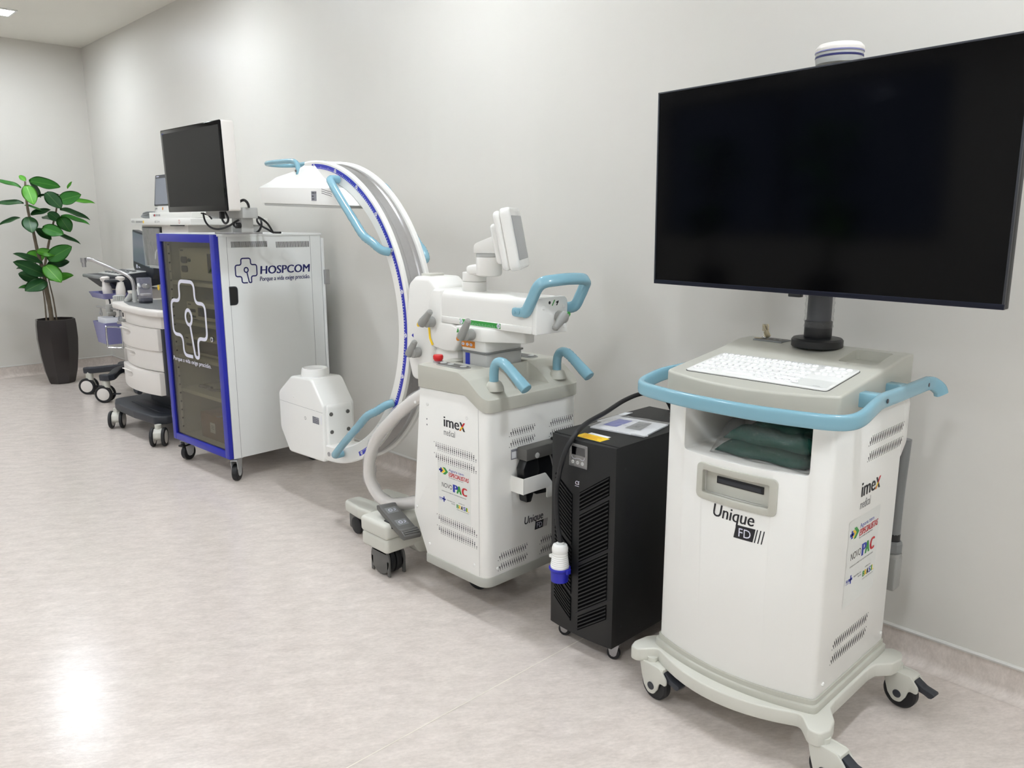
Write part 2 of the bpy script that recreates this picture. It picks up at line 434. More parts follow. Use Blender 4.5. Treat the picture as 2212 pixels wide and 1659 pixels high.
# ------------------------------------------------------------------ the room
XL, XR, YW, YO, ZC = -9.0, 6.2, 2.744, -4.4, 3.22
def floor_mat():
    m = bpy.data.materials.new('mottled_vinyl'); m.use_nodes = True
    nt = m.node_tree; N = nt.nodes; L = nt.links; b = N['Principled BSDF']
    tc = N.new('ShaderNodeTexCoord'); m0 = N.new('ShaderNodeMapping'); m0.inputs['Rotation'].default_value = (0, 0, -0.95)
    mp = N.new('ShaderNodeMapping'); mp.inputs['Scale'].default_value = (1, 2.3, 1)
    L.new(tc.outputs['Object'], m0.inputs['Vector']); L.new(m0.outputs['Vector'], mp.inputs['Vector'])
    def noise(sc, det, ro=0.6):
        n = N.new('ShaderNodeTexNoise'); n.inputs['Scale'].default_value = sc; n.inputs['Detail'].default_value = det; n.inputs['Roughness'].default_value = ro
        L.new(mp.outputs['Vector'], n.inputs['Vector']); return n
    n1 = noise(9, 12, 0.72); n2 = noise(48, 6, 0.7); n3 = noise(1.1, 3)
    r1 = N.new('ShaderNodeValToRGB'); e = r1.color_ramp.elements
    e[0].position = 0.34; e[0].color = (*lin((205, 195, 187)), 1); e[1].position = 0.66; e[1].color = (*lin((224, 214, 206)), 1)
    L.new(n1.outputs['Fac'], r1.inputs['Fac'])
    r2 = N.new('ShaderNodeValToRGB'); e = r2.color_ramp.elements
    e[0].position = 0.36; e[0].color = (0.86, 0.855, 0.85, 1); e[1].position = 0.62; e[1].color = (1, 1, 1, 1)
    L.new(n2.outputs['Fac'], r2.inputs['Fac'])
    mx = N.new('ShaderNodeMixRGB'); mx.blend_type = 'MULTIPLY'; mx.inputs['Fac'].default_value = 0.85
    L.new(r1.outputs['Color'], mx.inputs['Color1']); L.new(r2.outputs['Color'], mx.inputs['Color2'])
    L.new(mx.outputs['Color'], b.inputs['Base Color'])
    b.inputs['Roughness'].default_value = 0.2; b.inputs['Specular IOR Level'].default_value = 0.5
    mr = N.new('ShaderNodeMapRange'); mr.inputs['To Min'].default_value = 0.16; mr.inputs['To Max'].default_value = 0.27
    L.new(n3.outputs['Fac'], mr.inputs['Value']); L.new(mr.outputs['Result'], b.inputs['Roughness'])
    n4 = noise(42, 3); bp = N.new('ShaderNodeBump'); bp.inputs['Strength'].default_value = 0.10; bp.inputs['Distance'].default_value = 0.004
    L.new(n4.outputs['Fac'], bp.inputs['Height']); L.new(bp.outputs['Normal'], b.inputs['Normal'])
    return m
def wall_mat(name, rgb, rough):
    m = bpy.data.materials.new(name); m.use_nodes = True
    nt = m.node_tree; N = nt.nodes; L = nt.links; b = N['Principled BSDF']
    tc = N.new('ShaderNodeTexCoord'); n = N.new('ShaderNodeTexNoise'); n.inputs['Scale'].default_value = 2.2; n.inputs['Detail'].default_value = 4
    L.new(tc.outputs['Object'], n.inputs['Vector'])
    c = lin(rgb); r = N.new('ShaderNodeMixRGB'); r.inputs['Color1'].default_value = (*[v * 0.985 for v in c], 1); r.inputs['Color2'].default_value = (*[min(1, v * 1.015) for v in c], 1)
    L.new(n.outputs['Fac'], r.inputs['Fac']); L.new(r.outputs['Color'], b.inputs['Base Color'])
    b.inputs['Roughness'].default_value = rough; b.inputs['Specular IOR Level'].default_value = 0.27
    bp = N.new('ShaderNodeBump'); bp.inputs['Strength'].default_value = 0.15; bp.inputs['Distance'].default_value = 0.01
    n2 = N.new('ShaderNodeTexNoise'); n2.inputs['Scale'].default_value = 5; n2.inputs['Detail'].default_value = 4
    L.new(tc.outputs['Object'], n2.inputs['Vector']); L.new(n2.outputs['Fac'], bp.inputs['Height']); L.new(bp.outputs['Normal'], b.inputs['Normal'])
    return m
M['floor'] = floor_mat()
M['wall'] = wall_mat('satin_wall_paint', (212, 209, 202), 0.42)
M['ceil'] = wall_mat('ceiling_paint', (234, 231, 222), 0.8)
M['cove_cap'] = mat('cove_capping', (205, 203, 198), 0.4, noise=0.02)
M['seam'] = mat('weld_seam', (226, 219, 205), 0.35, noise=0.04)
M['frame_dark'] = mat('dark_window_frame', (40, 42, 48), 0.4, noise=0.05)

fl = struct(MB().box(XL - .1, XR + .1, YO - .1, YW + .1, -0.1, 0).build('floor', 'floor'))
flat([rect2(-1.727, -1.7235, YO, YW - .03)], 'seam', fl, frame((0, 0, 0.0006), '+z'), 'weld_seam')
struct(MB().box(XL - .1, XR + .1, YO - .1, YW + .1, ZC, ZC + .1).build('ceiling', 'ceil'))
struct(MB().box(XL, XR, YW, YW + .1, 0, ZC).build('wall_right', 'wall'))
struct(MB().box(XL - .1, XL, YO, YW, 0, ZC).build('wall_back', 'wall'))
struct(MB().box(XR, XR + .1, YO, YW, 0, ZC).build('wall_front', 'wall'))
# wall opposite the equipment with windows onto the dusk outside
WX0, WX1, WZ0, WZ1 = -8.9, -4.5, 1.06, 2.95
wl = MB(); wl.box(XL, WX0, YO - .1, YO, 0, ZC); wl.box(WX1, XR, YO - .1, YO, 0, ZC); wl.box(WX0, WX1, YO - .1, YO, 0, WZ0); wl.box(WX0, WX1, YO - .1, YO, WZ1, ZC)
struct(wl.build('wall_left', 'wall'))
for k in range(2):
    x0 = WX0 + k * 2.2
    wn = struct(MB().box(x0 + .03, x0 + 2.17, YO - .06, YO - .052, WZ0 + .03, WZ1 - .03).build('window_%d' % (k + 1), 'window_glass'))
    fm = MB()
    for a in ((x0, x0 + .04, WZ0, WZ1), (x0 + 2.16, x0 + 2.2, WZ0, WZ1), (x0 + .04, x0 + 2.16, WZ0, WZ0 + .05), (x0 + .04, x0 + 2.16, WZ1 - .05, WZ1)):
        fm.box(a[0], a[1], YO - .09, YO - .01, a[2], a[3])
    fm.build('window_frame', 'frame_dark', wn)
# coved vinyl skirting: swept profile with capping bead
def skirting(name, p0, p1, inward):
    p0 = Vector(p0); p1 = Vector(p1); n = Vector(inward); prof = []
    R = 0.035
    for k in range(7):
        a = math.pi / 2 * k / 6
        prof.append((R - R * math.sin(a) + .003, R - R * math.cos(a)))
    prof = [(.0, 0.0)] + [(x, z + .0008) for x, z in prof] + [(.003, .108), (0, .108)]
    b = MB(); b.loft([[p + n * x + Vector((0, 0, z)) for x, z in prof] for p in (p0, p1)])
    o = struct(b.build(name, 'floor'))
    c = MB(); c.loft([[p + n * x + Vector((0, 0, z)) for x, z in ((0, .107), (.007, .107), (.008, .113), (.004, .119), (0, .119))] for p in (p0, p1)])
    c.build('capping_bead', 'cove_cap', o)
    return o
skirting('baseboard_right', (XL, YW, 0), (XR, YW, 0), (0, -1, 0))
skirting('baseboard_back', (XL, YO, 0), (XL, YW, 0), (1, 0, 0))
# recessed square ceiling lights in rows
M['diffuser'] = mat('lamp_diffuser', (240, 247, 255), 0.5, emit=LAMP_STRENGTH, noise=0.01)
M['lamp_frame'] = mat('lamp_frame', (236, 236, 232), 0.4, noise=0.01)
LAMP_HALF = 0.105
def lamp(x, y, label):
    t = thing('ceiling_light', label, 'ceiling light', (x, y, ZC), 0, 'square ceiling lights')
    b = MB(); a = LAMP_HALF; c = a + .02
    for q in ((-c, c, -c, -a), (-c, c, a, c), (-c, -a, -a, a), (a, c, -a, a)): b.box(x + q[0], x + q[1], y + q[2], y + q[3], ZC - .012, ZC - .0005)
    b.build('light_frame', 'lamp_frame', t)
    MB().box(x - a, x + a, y - a, y + a, ZC - .008, ZC - .0005).build('diffuser', 'diffuser', t)
for r, y in enumerate((1.80, -0.70, -3.20)):
    for x in (-7.93, -5.43, -2.93, -0.43, 2.07, 4.57):  # last column is unseen, added to brighten faces turned from the end wall
        if r == 0 and x == -7.93: lb = 'square recessed ceiling light above the tall potted plant by the end wall'
        else: lb = 'square recessed ceiling light out of view, in rows partly added to light the room'
        lamp(x, y, lb)

# ------------------------------------------------------------------ shared casters
def fork_caster(parent, x, y, ang, R=0.052, ww=0.030, top=0.125):
    """grey plastic fork caster with brake pedal: part caster > wheel, hub_cap, brake_pedal. trails along ang"""
    d = Vector((math.cos(ang), math.sin(ang), 0)); n = Vector((-d.y, d.x, 0)); o = Vector((x, y, 0))
    mt = Matrix(((d.x, n.x, 0, x), (d.y, n.y, 0, y), (0, 0, 1, 0), (0, 0, 0, 1)))
    # local: u along trail, v sideways, z up ; wheel centre at u=0
    b = MB()
    out = rpoly([(-.052, top), (.035, top), (.062, top - .03), (.06, .074), (.034, .078), (.026, .05), (.012, .026), (-.012, .024), (-.03, .045), (-.04, .075)], [.006, .02, .02, .016, .016, .02, .02, .02, .02, .02], 4)
    for s in (-1, 1):
        b.prism(out, 'y', s * (ww / 2 + .004), s * (ww / 2 + .0115), .002, 2)
    b.box(-.050, .045, -ww / 2 - .008, ww / 2 + .008, .109, top, .005)
    b.cyl((-.02, 0, top - .004), (-.02, 0, top + .014), .018)
    c = b.xf(mt).build('caster', 'bone', parent)
    w = MB(); w.lathe([(R - .018, -ww / 2), (R - .006, -ww / 2), (R, -ww / 2 + .006), (R, ww / 2 - .006), (R - .006, ww / 2), (R - .018, ww / 2)], (0, 0, R), (0, 1, 0), 32)
    w.xf(mt).build('tire', 'rubber', c)
    w = MB(); w.lathe([(0, -ww / 2 - .001), (.012, -ww / 2 - .001), (R - .019, -ww / 2 + .001), (R - .016, -ww / 2 + .0035), (R - .016, ww / 2 - .0035), (R - .019, ww / 2 - .001), (.012, ww / 2 + .001), (0, ww / 2 + .001)], (0, 0, R), (0, 1, 0), 28)
    w.xf(mt).build('wheel_disc', 'light_grey', c)
    for s in (-1, 1): MB().cyl((0, s * (ww / 2 + .010), R), (0, s * (ww / 2 + .0135), R), .013, 18, .001).xf(mt).build('hub_cap', 'slate', c)
    w = MB()
    w.prism(rpoly([(.01, top - .012), (.042, top - .008), (.072, .100), (.104, .094), (.106, .088), (.098, .078), (.09, .076), (.074, .082), (.05, .086), (.03, .10)], [.004, .01, .02, .004, .004, .006, .006, .01, .01, .01], 3), 'y', -ww / 2 - .001, ww / 2 + .001, .002)
    w.xf(mt).build('brake_pedal', 'slate', c)
    return c
def perforation(parent, mtx, w, h, nx, ny, slant, name='vent_holes', fn=None, r=0.0032):
    """slanted band of small round holes, bigger towards its middle line"""
    sh = []
    for j in range(ny):
        for i in range(nx):
            v = (j + 0.5) / ny - 0.5
            k = 1.0 - 1.1 * abs(v)
            x = (i + (0.5 if j % 2 else 0)) / nx * w + v * slant
            sh.append(circle2(x, (v + 0.5) * h, r * k, 6, r * k * 1.15))
    return flat(sh, 'hole', parent, mtx, name, fn, kind='stuff')
def logo_imex(parent, mtx, s, fn=None):
    """imex medical, s = x-height scale (word width about 4.1 s)"""
    off = lambda x, y: mtx @ Matrix.Translation((x * s, y * s, 0))
    text('ime', s * 1.32, 'ink', parent, off(0, 0), 'imex_lettering', bold=s * .05, width=2.75 * s, fn=fn)
    # the x: one dark stroke, one stroke in warm bands
    a = [(2.95, 1.02), (3.25, 1.02), (3.95, -.02), (3.62, -.02)]
    flat([[(p[0] * s, p[1] * s) for p in a]], 'ink', parent, mtx, 'imex_lettering', fn)
    lo = Vector((2.88, -.02)); hi = Vector((3.66, 1.02)); cols = ['ink_orange', 'ink_yellow', 'ink_red', 'ink_red']
    for k, cn in enumerate(cols):
        p0 = lo.lerp(hi, k / 4); p1 = lo.lerp(hi, (k + 1) / 4)
        flat([[(p0.x * s, p0.y * s), ((p0.x + .3) * s, p0.y * s), ((p1.x + .3) * s, p1.y * s), (p1.x * s, p1.y * s)]], cn, parent, mtx @ Matrix.Translation((0, 0, .0002)), 'imex_lettering', fn)
    text('medical', s * .78, 'ink_grey', parent, off(.02, -1.05), 'medical_lettering', width=2.05 * s, fn=fn)
def logo_unique(parent, mtx, s, fn=None):
    """Unique FD ||| ; s = width of the word Unique"""
    text('Unique', s * .30, 'ink', parent, mtx, 'unique_lettering', shear=.15, bold=s * .006, width=s, fn=fn)
    q = [[(s * .58 + i * s * .09, -.36 * s), (s * .58 + (i + 1) * s * .09, -.36 * s), (s * .58 + (i + 1) * s * .09 + .05 * s, -.05 * s), (s * .58 + i * s * .09 + .05 * s, -.05 * s)] for i in range(5)]
    flat(q, 'ink', parent, mtx, 'emblem_block', fn)
    text('FD', s * .20, 'ink_white', parent, mtx @ Matrix.Translation((s * .68, -.305 * s, .0004)), 'emblem_lettering', width=s * .28, fn=fn)
    flat([[(s * (1.06 + .075 * k), -.36 * s), (s * (1.085 + .075 * k), -.36 * s), (s * (1.135 + .075 * k), -.05 * s), (s * (1.11 + .075 * k), -.05 * s)] for k in range(3)], 'ink', parent, mtx, 'emblem_bars', fn)
def sticker_sheet(parent, mtx, w, h):
    """printed programme sticker: origin at lower left"""
    t = lambda x, y, z=.0004: mtx @ Matrix.Translation((x * w, y * h, z))
    st = flat([rect2(0, w, 0, h)], 'sticker', parent, mtx, 'printed_sticker')
    # arrow and cross emblem
    flat([[(.16 * w, .77 * h), (.24 * w, .77 * h), (.33 * w, .835 * h), (.24 * w, .90 * h), (.16 * w, .90 * h), (.25 * w, .835 * h)]], 'ink_green', st, t(0, 0), 'emblem_print')
    flat([[(.12 * w, .79 * h), (.17 * w, .79 * h), (.245 * w, .835 * h), (.17 * w, .88 * h), (.12 * w, .88 * h)]], 'ink_yellow', st, t(0, 0, .0005), 'emblem_print')
    flat([rect2(.085 * w, .13 * w, .79 * h, .88 * h), rect2(.045 * w, .17 * w, .818 * h, .852 * h)], 'ink_blue', st, t(0, 0, .0007), 'emblem_print')
    text('Agora tem', .048 * h, 'ink_blue', st, t(.35, .86), 'lettering', width=.46 * w)
    text('ESPECIALISTAS', .075 * h, 'ink_red', st, t(.345, .765), 'lettering', shear=.1, bold=.0008, width=.60 * w)
    text('Da consulta ao tratamento', .018 * h, 'ink', st, t(.35, .735), 'lettering', width=.44 * w)
    text('NOVO', .085 * h, 'ink', st, t(.12, .53), 'lettering', width=.32 * w)
    for ch, cn, x in (('P', 'ink_blue', .47), ('A', 'ink_green', .60), ('C', 'ink_red', .75)):
        text(ch, .145 * h, cn, st, t(x, .50), 'lettering', bold=.0035, width=.125 * w)
    text('DESENVOLVIMENTO E SUSTENTABILIDADE', .016 * h, 'ink', st, t(.12, .445), 'lettering', width=.75 * w)
    text('SUS', .03 * h, 'ink_blue', st, t(.04, .29), 'lettering', bold=.0005, width=.10 * w)
    text('35 ANOS', .016 * h, 'ink_blue', st, t(.04, .265), 'lettering', width=.10 * w)
    flat([rect2(.17 * w, .205 * w, .25 * h, .35 * h), rect2(.135 * w, .24 * w, .285 * h, .315 * h)], 'ink_blue', st, t(0, 0), 'emblem_print')
    text('MINISTÉRIO DA', .018 * h, 'ink', st, t(.28, .295), 'lettering', width=.24 * w)
    text('SAÚDE', .018 * h, 'ink', st, t(.42, .262), 'lettering', width=.11 * w)
    text('GOVERNO DO', .016 * h, 'ink', st, t(.64, .32), 'lettering', width=.18 * w)
    for ch, cn, x in zip('BRASIL', ('ink_green', 'ink_yellow', 'ink', 'ink_blue', 'ink_green', 'ink_yellow'), (.575, .645, .715, .785, .85, .885)):
        text(ch, .07 * h, cn, st, t(x, .225), 'lettering', bold=.0012, width=.055 * w if ch != 'I' else .022 * w)
    text('UNIÃO E RECONSTRUÇÃO', .013 * h, 'ink', st, t(.58, .19), 'lettering', width=.36 * w)
    return st
def dome_plugs(parent, pts, n, r=.007, m='white_gloss', name='screw_cover'):
    for p in pts:
        b = MB(); b.lathe([(r, 0), (r * .98, r * .25), (r * .75, r * .5), (0, r * .62)], p, n, 14); b.build(name, m, parent)

# ------------------------------------------------------------------ imaging workstation cart
ws = thing('imaging_workstation', 'white imaging workstation cart with grey keyboard deck and pale blue push rail', 'medical cart', (-1.087, 2.19, 0))
XC, XA, XB, YB = -1.087, -1.346, -.828, 2.455
fy = lambda x: 1.922 + .052 * ((x - XC) / .255) ** 2
def ws_outline(g=0.0, rc=.035):
    """plan outline grown by g"""
    fr = [(XA - g + (XB - XA + 2 * g) * k / 18, fy(XA + (XB - XA) * k / 18) - g) for k in range(19)]
    pts = [(XB + g, YB + g * .5), (XA - g, YB + g * .5)] + fr
    rad = [.01, .01, rc] + [0] * 17 + [rc]
    return rpoly(pts, rad, 5)
body = MB().prism(ws_outline(), 'z', .200, .995, .003, 2, ang=.9).build('body', 'white', ws)
boolean(body, [MB().prism(rrect(-1.267, -.882, .842, .992, .014), 'y', 1.8, 2.30), MB().prism(rrect(-1.19, -.973, .728, .806, .01), 'y', 1.8, 1.975)], bev=.0035, seg=2, ang=60)
# base with four foot lobes
lob = [(-1.30, 1.928), (-1.327, 1.942), (-1.352, 1.915), (-1.372, 1.892), (-1.402, 1.897), (-1.414, 1.935), (-1.404, 1.985), (-1.372, 2.03), (-1.366, 2.07)]
left = lob + [(x, 2 * 2.19 - y) for x, y in reversed(lob)]
front = [(XC + (1.30 + XC) * -0 + (-1.30 - XC) * (1 - 2 * k / 12), 1.872 + .056 * abs(1 - 2 * k / 12) ** 2) for k in range(1, 12)]
right = [(2 * XC - x, y) for x, y in reversed(left)]
out = left + right
out = left + [(2 * XC - x, y) for x, y in reversed(left)] + list(reversed(front))
def dedupe(p):
    r = []
    for q in p:
        if not r or (Vector(q) - Vector(r[-1])).length > 1e-4: r.append(q)
    return r
out = dedupe(out)
bp = MB().prism(rpoly(out, .02, 3), 'z', .122, .166, .005, 3, ang=.7)
def droop(v):                       # lobes fall away a little towards their tips
    dx = max(0, abs(v.x - XC) - .25); return (v.x, v.y, v.z - dx * dx * .9)
bp.warp(droop); base = bp.build('base', 'bone', ws)
MB().prism(ws_outline(.012), 'z', .160, .186, .004, 2, ang=.9).build('plinth', 'deck', ws)
MB().prism(ws_outline(.004), 'z', .184, .2005, ang=.9).build('plinth_seal', 'deck', ws)
for x, y in ((-1.365, 1.93), (-.80, 1.93), (-1.365, 2.45), (-.80, 2.45)):
    fork_caster(ws, x + .045, y, -.12)
# deck: plan outline cut by its side profile
dk = MB().prism(ws_outline(.008, .045), 'z', .99, 1.2).build('deck', 'deck', ws)
prof = [(1.8, .996), (2.7, .996), (2.7, 1.124), (2.38, 1.124), (2.27, 1.106), (1.9, 1.060), (1.8, 1.048)]
tray = MB().prism(rrect(-.968, -.858, 2.27, 2.405, .012), 'z', 1.095, 1.3)
kb_n = Vector((0, -(1.106 - 1.06) / .37, 1)).normalized()
boolean(dk, [MB().prism(prof, 'x', -2, 0)], 'INTERSECT', bev=.011, seg=3, ang=35)
boolean(dk, [tray], 'DIFFERENCE', bev=.002, seg=1, ang=50)
MB().box(XA + .004, XB - .004, 1.98, YB - .01, .990, .998).build('deck_gap', 'black', ws)
# keyboard on the inclined surface
zd = lambda y: 1.060 + (y - 1.9) * (.046 / .37)
kx0, kx1, ky0, ky1 = -1.300, -.868, 1.985, 2.198
tilt = math.atan(.046 / .37)
KM = Matrix.Translation((0, ky0, zd(ky0))) @ Matrix.Rotation(tilt, 4, 'X')
kl = (ky1 - ky0) / math.cos(tilt)
kb = MB().prism(rrect(kx0, kx1, 0, kl, .014, 5), 'z', -.004, .0045, .0012, 2).xf(KM).build('keyboard', 'white_gloss', ws, 'white flat keyboard with touchpad')
MB().prism(rrect(kx0 - .0018, kx1 + .0018, -.0018, kl + .0018, .015, 5), 'z', -.004, .0012).xf(KM).build('gasket', 'black', kb)
M['key'] = mat('white_key', (240, 240, 238), 0.35, noise=0.01)
def keymesh(w, d):
    b = MB(); pl = rrect(-w / 2, w / 2, -d / 2, d / 2, min(w, d) * .42, 4)
    b.loft([[Vector((p[0], p[1], 0)) for p in pl], [Vector((p[0] * .97, p[1] * .97, .0022)) for p in pl], [Vector((p[0] * .86, p[1] * .86, .003)) for p in pl]])
    return b.mesh('key', 'key', sharp=.9)
KS = {}
def key(u, v, w=.0165, d=.0165, ch=None):
    kk = (round(w, 4), round(d, 4))
    if kk not in KS: KS[kk] = keymesh(w, d)
    inst('key', KS[kk], kb, KM @ Matrix.Translation((kx0 + u, v, .0045)))
rows = kl / 6.5
p = .0208
for r in range(6):
    v = kl - .022 - r * .0325
    u = .020
    if r == 5:
        for k in range(4): key(u + k * p, v)
        key(u + 6.6 * p, v, .0165 + 4.2 * p, .0145)
        for k in range(6): key(u + 9.9 * p + k * p, v)
    else:
        first = (.0165, .0165, .026, .030, .036)[r]
        key(u + (first - .0165) / 2, v, first, .0145 if r else .0165)
        off = u + (first - .0165) + p
        n = (14, 13, 12, 11, 10)[r]
        for k in range(n): key(off + k * p, v)
        last = off + n * p
        if last < .325: key(last + (.328 - last) / 2, v, max(.0165, .332 - last), .0145)
    if r < 3:
        for k in range(4): key(.348 + k * .0205, v)
flat([[(.325 + kx0, .012), (.425 + kx0, .012), (.425 + kx0, .075), (.325 + kx0, .075)]], 'sticker', kb, KM @ Matrix.Translation((0, 0, .0048)), 'touchpad')
flat([rect2(kx0 + .325 + .06 * k, kx0 + .345 + .06 * k, .020, .0215) for k in range(2)], 'ink_grey', kb, KM @ Matrix.Translation((0, 0, .0052)), 'touchpad_marks')
legend = []
rg = random.Random(2)
for r in range(6):
    for k in range(16):
        if r == 5 and 3 < k < 9: continue
        x = kx0 + .020 + k * p + (.003 if r else 0); v = kl - .022 - r * .0325
        legend.append(rect2(x - .0018, x + .0018, v - .001 - .001 * rg.random(), v + .0012))
flat(legend, 'ink_grey', kb, KM @ Matrix.Translation((0, 0, .0079)), 'key_legends', kind='stuff')
# key switch plate with keys
sp_y, sp_z = 2.41, 1.1245
spl = MB().box(-1.298, -1.196, 2.372, 2.438, 1.122, 1.1275, .002).build('switch_plate', 'mid_grey', ws)
MB().box(-1.292, -1.202, 2.378, 2.432, 1.127, 1.1283, .0006).build('switch_plate_inset', 'dark_grey', spl)
MB().cyl((-1.272, 2.405, 1.128), (-1.272, 2.405, 1.134), .009, 16, .001).build('key_switch', 'chrome', spl)
flat([circle2(-1.238, 2.405, .005, 10), rect2(-1.222, -1.212, 2.401, 2.409)], 'light_grey', spl, frame((0, 0, 1.1287), '+z'), 'indicator')
def key_blade(mtx, name='key_blade'):
    b = MB(); b.prism(rpoly([(-.011, .012), (.011, .012), (.011, .036), (-.011, .036)], .004, 3), 'y', -.0011, .0011, .0004)
    b.box(-.0035, .0035, -.001, .001, -.008, .0125)
    return b.xf(mtx)
ks = thing('key_set', 'two metal keys on a ring standing in the deck key switch', 'keys', (-1.272, 2.405, 1.134))
key_blade(Matrix.Translation((-1.272, 2.405, 1.140)) @ Matrix.Rotation(.15, 4, 'Z')).build('key', 'brass', ks)
key_blade(Matrix.Translation((-1.272, 2.395, 1.165)) @ Matrix.Rotation(2.6, 4, 'Y') @ Matrix.Rotation(.3, 4, 'Z')).build('key', 'brass', ks)
MB().tube([Vector((-1.272 + .008 * math.cos(a), 2.401, 1.166 + .010 * math.sin(a))) for a in [2 * math.pi * k / 20 for k in range(20)]], .0009, 6, True).build('key_ring', 'steel', ks)
MB().prism(rrect(-1.302, -1.276, 2.385, 2.402, .005), 'z', 1.1284, 1.130, .0005).build('key_tag', 'brass', ks)
# push rail with side brackets
rz = 1.018
half = [(-1.087, 1.838, rz), (-.98, 1.842, rz), (-.87, 1.862, rz), (-.80, 1.885, rz), (-.768, 1.915, rz + .002), (-.758, 1.96, rz + .008), (-.762, 2.03, rz + .02), (-.772, 2.11, rz + .024), (-.772, 2.20, rz + .024), (-.772, 2.30, rz + .024), (-.770, 2.44, rz + .026)]
full = [(2 * XC - x, y, z) for x, y, z in reversed(half)] + half[1:]
pf = [(a * .011, b * .020) for a, b in rrect(-1, 1, -1, 1, .62, 4)]
rail = MB().tube(smooth_path(full, 5), 1.0, prof=pf, up=(0, 0, 1)).build('push_rail', 'rail_blue', ws)
for s in (1, -1):
    mx = lambda x: x if s > 0 else 2 * XC - x
    e = MB(); e.tube(smooth_path([(mx(-.770), 2.43, rz + .026), (mx(-.765), 2.465, rz + .022), (mx(-.752), 2.49, rz + .004), (mx(-.748), 2.497, rz - .012)], 4), 1.0, prof=pf, up=(0, 0, 1)); e.build('rail_end', 'rail_blue', rail)
    for y in (2.10, 2.28):
        MB().box(min(mx(-.826), mx(-.775)), max(mx(-.826), mx(-.775)), y - .022, y + .022, rz + .004, rz + .044, .005).build('rail_bracket', 'rail_blue', rail)
        MB().box(min(mx(-.829), mx(-.823)), max(mx(-.829), mx(-.823)), y - .025, y + .025, rz + .001, rz + .047, .003).build('bracket_gasket', 'black', rail)
    for y in (2.115, 2.42):
        MB().cyl((mx(-.7605), y, rz + .025), (mx(-.7585), y, rz + .025), .006, 14).build('screw_hole', 'slate', rail)
# disc drive bezel
bz = MB().prism(rrect(-1.207, -.956, .714, .821, .018, 5), 'y', -.006, .010).slice('x', 10).warp(lambda v: (v.x, v.y + fy(v.x), v.z)).build('drive_bezel', 'deck', ws)
boolean(bz, [MB().prism(rrect(-1.185, -.978, .734, .802, .006), 'y', 1.85, 2.1)], bev=.002, seg=2, ang=50)
rec = MB(); rec.box(-1.189, -.974, 1.9535, 1.962, .730, .806); rec.build('bezel_recess', 'bone', ws)
dv = MB().box(-1.153, -1.006, 1.9495, 1.958, .762, .783, .0008).build('disc_drive', 'black', ws)
MB().box(-1.148, -1.012, 1.9483, 1.952, .7655, .7785, .0005).build('disc_tray', 'slate', dv)
# front logo, laid on the curved front
fr_fn = lambda v: Vector((v.x, fy(v.x) - .0007 + (v.y - 1.9), v.z))
logo_unique(ws, frame((-1.148, 1.9, .672), '-y') @ Matrix.Rotation(-.0, 4, 'Z'), .128, fr_fn)
# right side prints
SX = XB + .0006
logo_imex(ws, frame((SX, 2.172, .745), '+x'), .0345)
sticker_sheet(ws, frame((SX, 2.112, .425), '+x'), .215, .262)
perforation(ws, frame((SX, 2.205, .888), '+x'), .245, .030, 20, 6, .02)
perforation(ws, frame((SX, 2.205, .842), '+x'), .245, .030, 20, 6, .02)
perforation(ws, frame((SX, 2.075, .315), '+x'), .235, .030, 20, 6, .02)
perforation(ws, frame((SX, 2.07, .270), '+x'), .235, .030, 20, 6, .02)
dome_plugs(ws, [(XB, 2.025, .228), (XB, 2.435, .228)], (1, 0, 0), .0065)
MB().prism(rpoly([(2.44, .79), (2.475, .80), (2.512, .84), (2.512, .965), (2.50, .985), (2.44, .985)], [.0, .01, .02, .02, .01, .0], 4), 'x', -1.30, XB - .006, .006).build('rear_hood', 'white', ws)
# column: flange, pole wrapped in film, beacon
PX_, PY_ = -1.085, 2.385
fl_ = MB(); fl_.lathe([(.074, 0), (.077, .003), (.077, .022), (.072, .028), (.05, .0285), (.042, .030)], (PX_, PY_, 1.1235), seg=40); fl_.build('pole_flange', 'black', ws)
MB().cyl((PX_, PY_, 1.15), (PX_, PY_, 1.205), .041, 28, .002).build('pole_collar', 'black', ws)
pole = MB().cyl((PX_, PY_, 1.2), (PX_, PY_, 1.955), .036, 28).build('pole', 'slate', ws)
wr = MB(); rgw = random.Random(7); lp = []
for k in range(60):
    z = 1.185 + k * .0035; ring = []
    for a in range(28):
        rr = .0415 + .0012 * math.sin(k * .9 + a * .5) + .0022 * rgw.random()
        ring.append(Vector((PX_ + rr * math.cos(2 * math.pi * a / 28), PY_ + rr * math.sin(2 * math.pi * a / 28), z)))
    lp.append(ring)
wr.loft(lp, cap=False); wr.build('stretch_film', 'film_wrap', pole, label='clear stretch film around the pole', sharp=3)
bc = MB(); bc.lathe([(.055, 0), (.064, .006), (.066, .02), (.066, .045), (.060, .050)], (PX_, PY_, 1.950), seg=40); be = bc.build('beacon', 'light_grey', ws)
MB().lathe([(.0665, 0), (.0668, .003), (.0665, .006)], (PX_, PY_, 1.972), seg=40).build('beacon_ring', 'ink_navy', be)
MB().lathe([(.067, 0), (.0675, .006), (.066, .012), (.058, .020), (.0, .024)], (PX_, PY_, 1.990), seg=40).build('beacon_cap', 'warm_white', be)
MB().lathe([(.0675, 0), (.0678, .002), (.0675, .004)], (PX_, PY_, 1.986), seg=40).build('beacon_ring', 'lilac', be)

